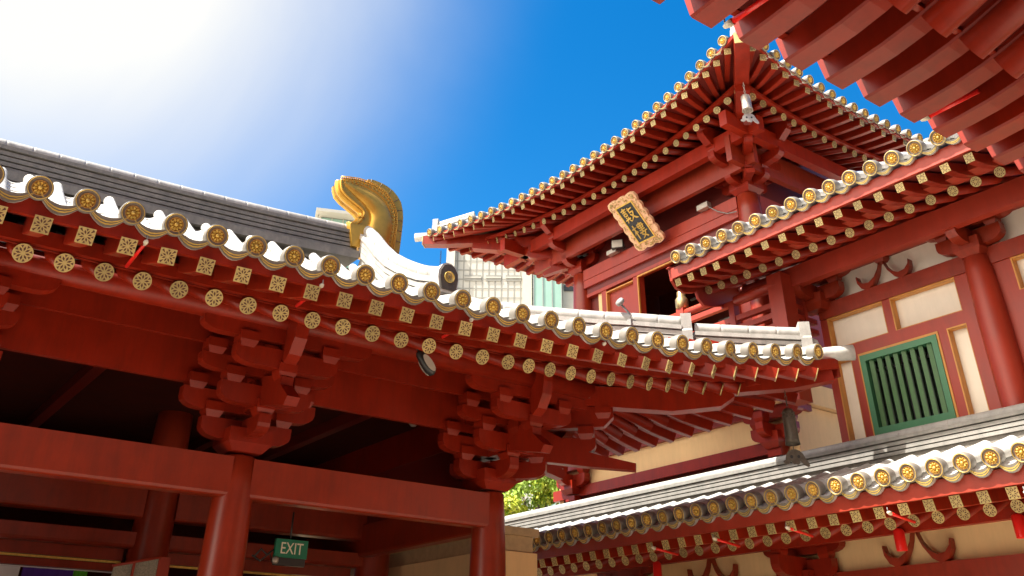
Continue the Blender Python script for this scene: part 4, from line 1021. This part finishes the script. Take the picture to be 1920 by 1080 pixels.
# wind bells
def wind_bell(label, top, L, s, m, rot=0.3, rs=1.0, hs=1.0):
    o = thing('wind_bell', label, 'wind bell', (top[0],top[1],top[2]-L), 'wind bells hanging from the roof corners')
    top = V3(top); zb = top.z-L
    b = MB(); n = max(4, int(L/0.055))
    for k in range(n):
        z = top.z-(k+0.5)*L/n; h = L/n*0.62; 
        q = [V3((0.016*math.cos(a)*s*1.2, 0, h*math.sin(a))) for a in [2*PI*j/8 for j in range(9)]]
        mx = T(top.x,top.y,z) @ Matrix.Rotation(PI/2*(k % 2)+0.4, 4, 'Z')
        b.tube([mx @ p for p in q], 0.006*s, 5)
    b.build('chain', m, o)
    b = MB(); mx = T(top.x,top.y,zb) @ Matrix.Diagonal((rs,rs,hs,1))
    b.lathe([(0.02*s,0.01),(0.10*s,0.0),(0.125*s,-0.03*s),(0.135*s,-0.10*s),(0.14*s,-0.12*s),(0.14*s,-0.15*s),(0.15*s,-0.40*s),(0.165*s,-0.46*s),(0.15*s,-0.45*s),(0.13*s,-0.30*s),(0.001,-0.28*s)], mx, 24, 0, False)
    for k in range(12):
        for zz in (-0.05,-0.09,-0.13):
            a = 2*PI*k/12; b.lathe([(0.016*s,0),(0.001,0.022*s)], mx @ frame((0.132*s*math.cos(a),0.132*s*math.sin(a),zz*s), (-math.sin(a),math.cos(a),0), (0,0,1), (math.cos(a),math.sin(a),0)), 5, 0, False, False)
    b.build('bell_body', m, o)
    b = MB(); b.tube([(top.x,top.y,zb-0.28*s*hs),(top.x,top.y,zb-0.53*s*hs)], 0.008*s, 5); b.build('clapper_link', m, o)
    # cloud shaped wind plate
    pl = [(-0.02,0.0),(0.03,0.0),(0.10,-0.03),(0.155,-0.09),(0.185,-0.17),(0.235,-0.25),(0.245,-0.30),(0.21,-0.315),(0.15,-0.28),(0.10,-0.22),(0.085,-0.20),(0.075,-0.25),(0.04,-0.275),(0.005,-0.255),(-0.02,-0.265),(-0.05,-0.245),(-0.07,-0.20),(-0.085,-0.215),(-0.12,-0.25),(-0.17,-0.255),(-0.215,-0.215),(-0.20,-0.195),(-0.17,-0.18),(-0.15,-0.10),(-0.10,-0.03)]
    mx = T(top.x,top.y,zb-0.52*s*hs) @ Matrix.Rotation(rot, 4, 'Z')
    b = MB(); b.prism([(x*s,z*s) for x,z in pl], mx, -0.008*s, 0.008*s)
    pb = b.build('wind_plate', m, o)
    b = MB()
    for hx in (-0.055, 0.07):
        q = [mx @ V3((hx*s+0.026*s*math.cos(a), -0.010*s, -0.13*s+0.030*s*math.sin(a))) for a in [2*PI*j/12 for j in range(12)]]
        b.add(q, [tuple(range(12))], 0); q = [p + (mx.to_3x3() @ V3((0,0.020*s,0))) for p in q]; b.add(q, [tuple(range(12))], 0)
    b.build('plate_hole', M['black'], pb)
wind_bell('dark bronze wind bell hanging from the gate hall corner in front of the cream wall', (11.27,8.42,5.46), 0.27, 0.80, M['iron'], -0.80, 0.82, 1.38)
wind_bell('pale wind bell with white cloud plate under the near corner of the drum tower', (11.55,8.50,11.30), 0.30, 0.72, M['bronze'], -0.62, 0.85, 1.05)
wind_bell('dark wind bell under the far left corner of the drum tower, behind the ridge cap', (11.30,18.6,11.45), 1.05, 0.9, M['iron'], -0.6)
# hanging name board on the tower
nb = thing('name_board', 'tilted gilt framed name board with two gold characters on the drum tower', 'sign board', (12.85,12.83,10.5))
tz = V3((-0.95,0,0.93)).normalized(); tx = V3((0,-1,0)); ty = tx.cross(tz) * -1
ty = V3((0.70,0,0.715)).normalized()     # into the board
mn = frame((12.835,12.86,10.505), tx, ty, tz)
wv = []
def wavy(hw, hh, n1, n2, amp):
    pts = []
    for k in range(n1*6): f = k/(n1*6); pts.append((-hw+2*hw*f, -hh-amp*abs(math.sin(PI*n1*f))))
    for k in range(n2*6): f = k/(n2*6); pts.append((hw+amp*abs(math.sin(PI*n2*f)), -hh+2*hh*f))
    for k in range(n1*6): f = k/(n1*6); pts.append((hw-2*hw*f, hh+amp*abs(math.sin(PI*n1*f))))
    for k in range(n2*6): f = k/(n2*6); pts.append((-hw-amp*abs(math.sin(PI*n2*f)), hh-2*hh*f))
    return pts
b = MB(); b.prism(wavy(0.40,0.615,3,6,0.035), mn, -0.03, 0.05); b.build('board_frame', M['frieze'], nb)
b = MB(); hw, hh = 0.235, 0.45
for x0,x1,z0,z1 in ((-hw-.03,-hw,-hh-.03,hh+.03),(hw,hw+.03,-hh-.03,hh+.03),(-hw,hw,-hh-.03,-hh),(-hw,hw,hh,hh+.03)):
    b.hexa([mn @ V3(p) for p in [(x0,-.05,z0),(x1,-.05,z0),(x1,0,z0),(x0,0,z0),(x0,-.05,z1),(x1,-.05,z1),(x1,0,z1),(x0,0,z1)]])
b.build('board_rim', M['gold'], nb)
b = MB(); b.hexa([mn @ V3(p) for p in [(-hw,-.036,-hh),(hw,-.036,-hh),(hw,-.02,-hh),(-hw,-.02,-hh),(-hw,-.036,hh),(hw,-.036,hh),(hw,-.02,hh),(-hw,-.02,hh)]]); b.build('board_panel', M['ink'], nb)
b = MB()     # carved scroll bosses round the frame
rr_ = random.Random(3)
for k in range(150):
    s_ = rr_.choice((0,1,2,3)); f = rr_.uniform(-1,1); q = rr_.uniform(0.28,0.40) if s_ < 2 else rr_.uniform(0.50,0.61)
    x, z = ((q*(1 if s_ == 0 else -1), f*0.6) if s_ < 2 else (f*0.38, q*(1 if s_ == 2 else -1)))
    r0 = rr_.uniform(0.014,0.026); a0 = rr_.uniform(0,6.28)
    b.tube([mn @ V3((x+r0*(1-j/9)*math.cos(a0+j*.75), -0.035-0.002*j, z+r0*(1-j/9)*math.sin(a0+j*.75))) for j in range(8)], 0.006, 4)
b.build('scroll_carving', M['goldp'], nb)
def strokes(mx, cx, cz, S, data, name):
    b = MB()
    for st in data:
        n = len(st); P = [mx @ V3((cx+(x-50)/100*S, -0.042, cz-(y-50)/100*S)) for x, y, *w in st]
        R = [(st[k][2] if len(st[k]) > 2 else 5)/100*S*0.62 for k in range(n)]
        nrm = mx.to_3x3() @ V3((0,1,0))
        up = []; dn = []
        for k in range(n):
            t = (P[min(k+1,n-1)]-P[max(k-1,0)]).normalized(); a = t.cross(nrm).normalized()
            up.append(P[k]+a*R[k]); dn.append(P[k]-a*R[k])
        rings = [[u, d, d-nrm*0.012, u-nrm*0.012] for u, d in zip(up, dn)]
        b.sweep(rings, True, 0, True, False)
    return b.build(name, M['gold'], nb)
gu = [[(8,16,4),(26,14,7),(46,11,5)],[(27,3,6),(27,14,6),(25,26,5)],[(13,27,4),(28,25,6),(41,24,4)],[(16,35,5),(17,44,6),(18,51,4)],[(16,36,5),(36,34,6),(37,44,5),(35,50,4)],[(18,50,4),(36,48,5)],
      [(18,56,5),(22,64,4)],[(36,55,5),(31,64,4)],[(7,72,4),(26,69,8),(46,66,5)],
      [(58,10,5),(60,24,7),(58,36,4)],[(50,24,4),(66,20,7),(86,17,4)],[(54,40,4),(70,37,7),(82,36,6),(74,54,6),(60,72,5),(46,84,2)],[(56,48,5),(68,62,7),(82,76,8),(96,80,3)],[(20,76,4),(14,88,3)],[(34,74,5),(42,86,4)]]
lou = [[(6,30,4),(20,28,6),(34,25,4)],[(21,8,6),(21,40,7),(20,92,5)],[(20,38,4),(13,54,4),(4,64,2)],[(23,40,4),(30,50,5),(34,55,3)],
       [(48,16,5),(50,30,5),(52,40,4)],[(48,16,4),(66,14,6),(84,13,6),(83,26,5),(81,38,4)],[(42,27,4),(66,25,6),(92,23,4)],[(53,38,4),(66,37,5),(80,36,4)],[(66,6,6),(66,24,6),(66,48,5)],
       [(46,50,4),(66,47,6),(86,46,4)],[(66,48,6),(58,62,6),(50,72,6),(66,80,6),(82,92,6)],[(80,58,6),(70,76,6),(52,90,4),(42,95,2)],[(40,64,4),(64,60,7),(94,57,4)]]
strokes(mn, 0.0, 0.205, 0.42, gu, 'upper_character'); strokes(mn, 0.0, -0.215, 0.42, lou, 'lower_character')
b = MB(); b.tube([mn @ V3((-.2,0.05,0.5)), (13.5,13.06,11.1)], 0.012, 5); b.tube([mn @ V3((.2,0.05,0.5)), (13.5,12.66,11.1)], 0.012, 5); b.build('hanger_rod', M['iron'], nb)
# red cylinder lamps under the lower roof
for lab, x, y, z0, z1, r in (('long red cylinder lamp hanging in front of the curved strut on the cream wall',12.3,7.66,3.28,3.56,0.075),('red cylinder lamp at the right picture edge under the lower roof',12.3,5.98,3.27,3.55,0.075),('red cylinder lamp hanging left of the dark bracket under the lower roof',12.3,12.42,3.15,3.55,0.075)):
    o = thing('cylinder_lamp', lab, 'lamp', (x,y,z0), 'red cylinder lamps under the lower roof')
    b = MB(); b.lathe([(r,z0),(r,z1-.03),(r*.6,z1)], T(x,y,0), 20, 0, False); b.build('lamp_shade', M['rod'], o)
    b = MB(); b.lathe([(r*.9,z0+.02),(0.001,z0+.02)], T(x,y,0), 16, 0, False); b.build('lamp_glass', M['ivory'], o)
    b = MB(); b.tube([(x,y,z1),(x,y,z1+.16)], 0.012, 6); b.build('hanger_rod', M['black'], o)
# cream pier and wall beside the hall
pw = thing('courtyard_wall', 'cream plastered wall with tan coping ending beside the right hall column', 'wall', (9.35,14,0))
b = MB(); b.b2((8.95,12.62,0),(9.80,20,3.50)); b.build('wall_body', M['cream'], pw)
b = MB(); b.b2((8.99,12.66,3.50),(9.74,20,3.74)); b.b2((8.90,12.56,3.74),(9.80,20,3.86)); b.build('coping', M['tan'], pw)
# banner and carved panel inside the hall
ba = thing('banner', 'white, purple and green cloth banner along the inner lintel', 'banner', (2.9,15.9,2.7))
for x0, x1, m, nm in ((1.2,2.78,'white','cloth_panel'),(2.82,3.52,'purple','cloth_panel'),(3.52,3.72,'lime','cloth_panel')):
    b = MB(); n = 14; rows = []
    for k in range(n+1):
        x = x0+(x1-x0)*k/n; y = 15.86+0.012*math.sin(k*1.7); rows.append([V3((x,y,2.2)), V3((x,y,3.085)), V3((x,y+.01,3.085)), V3((x,y+.01,2.2))])
    b.sweep(rows, True, 0, True, False); o = b.build(nm, M[m], ba); o['label'] = {'white':'white cloth panel','purple':'purple cloth panel','lime':'green cloth panel'}[m]
b = MB(); b.b2((1.2,15.83,3.085),(4.1,15.87,3.10)); b.build('top_hem', M['white'], ba)
lp = thing('carved_screen', 'worn carved lattice screen leaning by a red post behind the column', 'screen', (3.9,14.0,2.6))
b = MB(); b.add([(3.55,14.02,2.2),(4.18,13.98,2.2),(4.18,13.98,3.14),(3.62,14.02,3.00)], [(0,1,2,3)]); b.add([(3.55,14.06,2.2),(4.18,14.02,2.2),(4.18,14.02,3.14),(3.62,14.06,3.00)], [(0,1,2,3)]); b.build('lattice', M['lattice'], lp)
b = MB(); b.b2((4.18,13.96,0.1),(4.34,14.08,3.155)); b.b2((3.84,13.95,2.2),(3.87,13.98,3.06)); b.tube([(3.58,13.99,3.0),(4.2,13.95,3.15)], 0.02, 6); b.build('screen_post', M['red_wall'], lp)

# =================================================================== BACKGROUND
def az_frame(px, py, t):      # building placed far away, turned to face the courtyard
    pass
FX = V3((0.80,-0.60,0)); FY = V3((0.60,0.80,0))     # right / away
def cladded(name, label, o, w, d, z0, z1, nx, nz):
    th_ = thing(name, label, 'building', (o[0],o[1],0)); mx = frame((o[0],o[1],0), FX, FY, ZUP)
    b = MB(); b.box((w/2,d/2,(z0+z1)/2), (w,d,z1-z0), 0, None) if False else b.hexa([mx @ V3(p) for p in [(0,0,z0),(w,0,z0),(w,d,z0),(0,d,z0),(0,0,z1),(w,0,z1),(w,d,z1),(0,d,z1)]])
    b.build('wall', M['concrete'], th_)
    b = MB(); g = 0.035
    for i in range(1, nx): x = w*i/nx; b.hexa([mx @ V3(p) for p in [(x-g,-.02,z0),(x+g,-.02,z0),(x+g,.0,z0),(x-g,.0,z0),(x-g,-.02,z1),(x+g,-.02,z1),(x+g,0,z1),(x-g,0,z1)]])
    for i in range(1, nz): z = z0+(z1-z0)*i/nz; b.hexa([mx @ V3(p) for p in [(0,-.025,z-g),(w,-.025,z-g),(w,-.021,z-g),(0,-.021,z-g),(0,-.025,z+g),(w,-.025,z+g),(w,-.021,z+g),(0,-.021,z+g)]])
    b.build('panel_joints', M['joint'], th_)
    return th_, mx
tw, mt = cladded('office_tower', 'pale tiled office tower with green glass bay behind the drum tower', (29.1,46.5,0), 5.4, 8, 0, 27.0, 13, 42)
def lb(mx, x0, x1, y0, y1, z0, z1, name, m, par):
    b = MB(); b.hexa([mx @ V3(p) for p in [(x0,y0,z0),(x1,y0,z0),(x1,y1,z0),(x0,y1,z0),(x0,y0,z1),(x1,y0,z1),(x1,y1,z1),(x0,y1,z1)]]); return b.build(name, m, par)
for x0, x1 in ((0.9,2.0),(2.3,3.3),(3.6,4.6)):
    lb(mt, x0, x1, -0.06, -0.03, 24.3, 24.70, 'window', M['joint'], tw)
    lb(mt, x0, x1, -0.09, -0.061, 24.5, 24.58, 'window_rail', M['concrete'], tw)
lb(mt, -0.3, 0.25, -0.5, 0.0, 18, 27.2, 'corner_pier', M['concrete'], tw)
lb(mt, 4.7, 5.3, -0.3, 0.0, 18, 27.0, 'corner_pier', M['concrete'], tw)
gl = lb(mt, 5.4, 7.2, -0.6, 3, 0, 25.9, 'glass_bay', M['gglass'], tw)
for i in range(4): lb(mt, 5.4+0.6*i-.025, 5.4+0.6*i+.025, -0.66, -0.605, 0, 25.9, 'mullion', M['grey'], gl)
lb(mt, 5.35, 7.25, -0.7, 3, 25.9, 26.05, 'bay_cap', M['concrete'], tw)
lb(mt, 7.3, 8.6, 0.2, 4, 0, 24.2, 'side_wing', M['concrete'], tw); lb(mt, 7.4, 8.5, 0.1, 0.19, 23.7, 24.1, 'window', M['black'], tw)
lb(mt, 7.25, 9.4, -0.3, 4, 24.75, 24.9, 'canopy', M['concrete'], tw)
b = MB()
for i in range(7): b.hexa([mt @ V3(p) for p in [(8.3+.14*i,-.3,22.8),(8.36+.14*i,-.3,22.8),(8.36+.14*i,1,22.8),(8.3+.14*i,1,22.8),(8.65+.10*i,-.3,24.75),(8.71+.10*i,-.3,24.75),(8.71+.10*i,1,24.75),(8.65+.10*i,1,24.75)]])
b.build('brace', M['grey'], tw)
gt = thing('glass_penthouse', 'green glass rooftop pavilion with flat canopy behind the hall ridge', 'building', (21,50,0)); mg = frame((21.4,50.9,0), V3((0.93,-0.37,0)), V3((0.37,0.93,0)), ZUP)
gg = lb(mg, 0.0, 2.3, 0, 4, 0, 28.35, 'glass_wall', M['gglass'], gt)
for i in range(4): lb(mg, 0.0+0.74*i, 0.06+0.74*i, -0.07, -0.005, 24, 28.35, 'mullion', M['concrete'], gg)
lb(mg, 0, 2.3, -0.06, -0.008, 27.75, 27.83, 'transom', M['grey'], gg)
lb(mg, -0.35, 2.55, -0.9, 5, 28.4, 28.6, 'roof', M['concrete'], gt)
b = MB()
for i in range(6): b.tube([mg @ V3((-.25-.12*i,1.2*i-.5,26.8)), mg @ V3((-.15-.05*i,1.2*i-.2,28.4))], 0.05, 5)
b.build('truss', M['concrete'], gt)

# trees
def tree(label, x, y, h, r, leafm, seed, n=62, per=210):
    rr = random.Random(seed); o = thing('tree', label, 'tree', (x,y,0), 'trees behind the courtyard wall')
    b = MB(); b.tube([(x,y,0),(x+.1,y+.1,h*.35),(x-.1,y,h*.6),(x,y,h*.8)], [0.28,0.22,0.16,0.08], 10); trk = b.build('trunk', M['bark'], o)
    b = MB(); cl = []
    for k in range(n):
        a = rr.uniform(0, 2*PI); q = rr.random()**0.5; zz = rr.uniform(-1, 1); k2 = math.sqrt(max(0.05, 1-zz*zz))
        c = V3((x+r*q*k2*math.cos(a), y+r*q*k2*math.sin(a), h*0.74+zz*r*0.9)); cl.append((c, rr.uniform(.22,.48)*r*0.55))
    for c, s in cl[:10]: b.tube([(x,y,h*0.55), V3((x,y,h*0.62)).lerp(c,.5)+V3((0,0,-.1)), c], [0.09,0.06,0.02], 6)
    b.build('limbs', M['bark'], trk)
    b = MB()
    for c, s in cl:
        tone = rr.random()
        for k in range(per):
            d = V3((rr.gauss(0,1), rr.gauss(0,1), rr.gauss(0,.8))); d = d.normalized()*s*rr.uniform(.55,1.05); p = c+d
            L = rr.uniform(.06,.12); nrm = (d.normalized()*0.7 + V3((rr.uniform(-1,1),rr.uniform(-1,1),rr.uniform(0,1.2)))).normalized()
            u = nrm.cross(V3((rr.uniform(-1,1),rr.uniform(-1,1),rr.uniform(-1,1)))).normalized(); w = nrm.cross(u)
            b.add([p-u*L, p-w*L*.45+nrm*.01, p+u*L, p+w*L*.45+nrm*.01], [(0,1,2,3)], 0 if tone < .72 else 1)
    b.build('crown', leafm, o)
tree('bright lime green tree at the centre of the gap beside the corner bracket', 19.9, 25.6, 8.6, 1.9, [M['leaf1'], M['leaf2']], 1)
tree('deeper green tree at the left of the gap above the white roof end', 18.6, 28.0, 8.6, 1.9, [M['leaf2'], M['leaf1']], 2)
tree('yellowish tree on the right of the gap against the tower base', 20.7, 23.4, 7.6, 1.4, [M['leaf1'], M['leaf2']], 3)
tree('small orange tinged tree low in the left of the gap', 17.0, 25.0, 7.3, 0.9, [M['leaf3'], M['leaf2']], 4)

# ground
b = MB(); b.add([(-300,-300,0),(400,-300,0),(400,400,0),(-300,400,0)], [(0,1,2,3)]); g = b.build('ground', M['stone']); tag(g, 'pale stone courtyard paving', 'ground', kind='structure')

# =================================================================== CAMERA, LIGHT, WORLD
cam = bpy.data.cameras.new('camera'); co = bpy.data.objects.new('camera', cam); C.objects.link(co)
R_, D_, F_ = V3((0.8046640275,-0.5936789005,0.0078208655)), V3((0.3194397766,0.4217856126,-0.8485606203)), V3((0.5004738075,0.6853045018,0.5290403650))
m = Matrix.Identity(4)
for i in range(3): m[i][0] = R_[i]; m[i][1] = -D_[i]; m[i][2] = -F_[i]
m[2][3] = 1.6
co.matrix_world = m
cam.sensor_width = 36; cam.lens = 1677.96/1920*36; cam.shift_y = -290/1920; cam.clip_start = 0.05; cam.clip_end = 3000
bpy.context.scene.camera = co
S = V3((-0.46, 0.13, 0.88)).normalized()
el = math.asin(S.z); azs = math.atan2(S.x, S.y)
sun = bpy.data.lights.new('sun', 'SUN'); sun.energy = 5.0; sun.angle = math.radians(0.53); sun.color = (1.0, 0.95, 0.86)
so = bpy.data.objects.new('sun', sun); C.objects.link(so); so.rotation_mode = 'QUATERNION'; so.rotation_quaternion = S.to_track_quat('Z', 'Y')
w = bpy.data.worlds.new('World'); bpy.context.scene.world = w; w.use_nodes = True
nt = w.node_tree; bg = nt.nodes['Background']; L = nt.links.new
sky = nt.nodes.new('ShaderNodeTexSky'); sky.sky_type = 'NISHITA'; sky.sun_disc = False; sky.sun_elevation = el; sky.sun_rotation = azs
sky.air_density = 1.0; sky.dust_density = 0.6; sky.ozone_density = 2.5
tc = nt.nodes.new('ShaderNodeTexCoord')
hs = nt.nodes.new('ShaderNodeHueSaturation'); hs.inputs['Hue'].default_value = 0.495; hs.inputs['Hue'].default_value = 0.498; hs.inputs['Saturation'].default_value = 1.46; hs.inputs['Value'].default_value = 0.65; hs.inputs['Value'].default_value = 1.0
L(sky.outputs['Color'], hs.inputs['Color'])
# thin bright cloud in the north-west part of the sky
def math_(op, a, b=None):
    n = nt.nodes.new('ShaderNodeMath'); n.operation = op; n.use_clamp = False
    for k, v in ((0, a), (1, b)):
        if v is None: continue
        if isinstance(v, (int, float)): n.inputs[k].default_value = v
        else: L(v, n.inputs[k])
    return n.outputs[0]
nz = nt.nodes.new('ShaderNodeTexNoise'); nz.inputs['Scale'].default_value = 1.7; nz.inputs['Detail'].default_value = 6; nz.inputs['Roughness'].default_value = 0.55; nz.inputs['Distortion'].default_value = 0.6
L(tc.outputs['Generated'], nz.inputs['Vector'])
wob = math_('MULTIPLY', math_('SUBTRACT', nz.outputs['Fac'], 0.5), 0.055)
def lobe(d, lo, span, power):
    dot = nt.nodes.new('ShaderNodeVectorMath'); dot.operation = 'DOT_PRODUCT'; dot.inputs[1].default_value = V3(d).normalized()
    L(tc.outputs['Generated'], dot.inputs[0])
    q = math_('DIVIDE', math_('SUBTRACT', math_('ADD', dot.outputs['Value'], wob), lo), span)
    q = math_('MINIMUM', math_('MAXIMUM', q, 0.0), 1.0)
    return math_('POWER', q, power)
cl = lobe((0.02,0.765,0.645), 0.862, 0.132, 2.8)
west = lobe((-0.93,-0.03,0.36), 0.50, 0.42, 1.2)  # unseen bright lobe added low in the west to light west-facing facades
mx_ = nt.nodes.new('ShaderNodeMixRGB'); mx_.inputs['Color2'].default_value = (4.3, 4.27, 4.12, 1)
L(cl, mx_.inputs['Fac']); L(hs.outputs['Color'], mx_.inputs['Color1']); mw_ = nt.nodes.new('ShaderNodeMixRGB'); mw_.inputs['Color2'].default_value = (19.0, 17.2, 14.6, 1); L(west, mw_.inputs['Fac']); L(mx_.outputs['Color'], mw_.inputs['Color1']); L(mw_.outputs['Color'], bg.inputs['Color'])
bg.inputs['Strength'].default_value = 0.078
vs = bpy.context.scene.view_settings; vs.view_transform = 'Standard'; vs.look = 'None'; vs.exposure = 1.62; vs.gamma = 1
sc = bpy.context.scene; sc.cycles.max_bounces = 8; sc.cycles.diffuse_bounces = 5; sc.cycles.glossy_bounces = 3
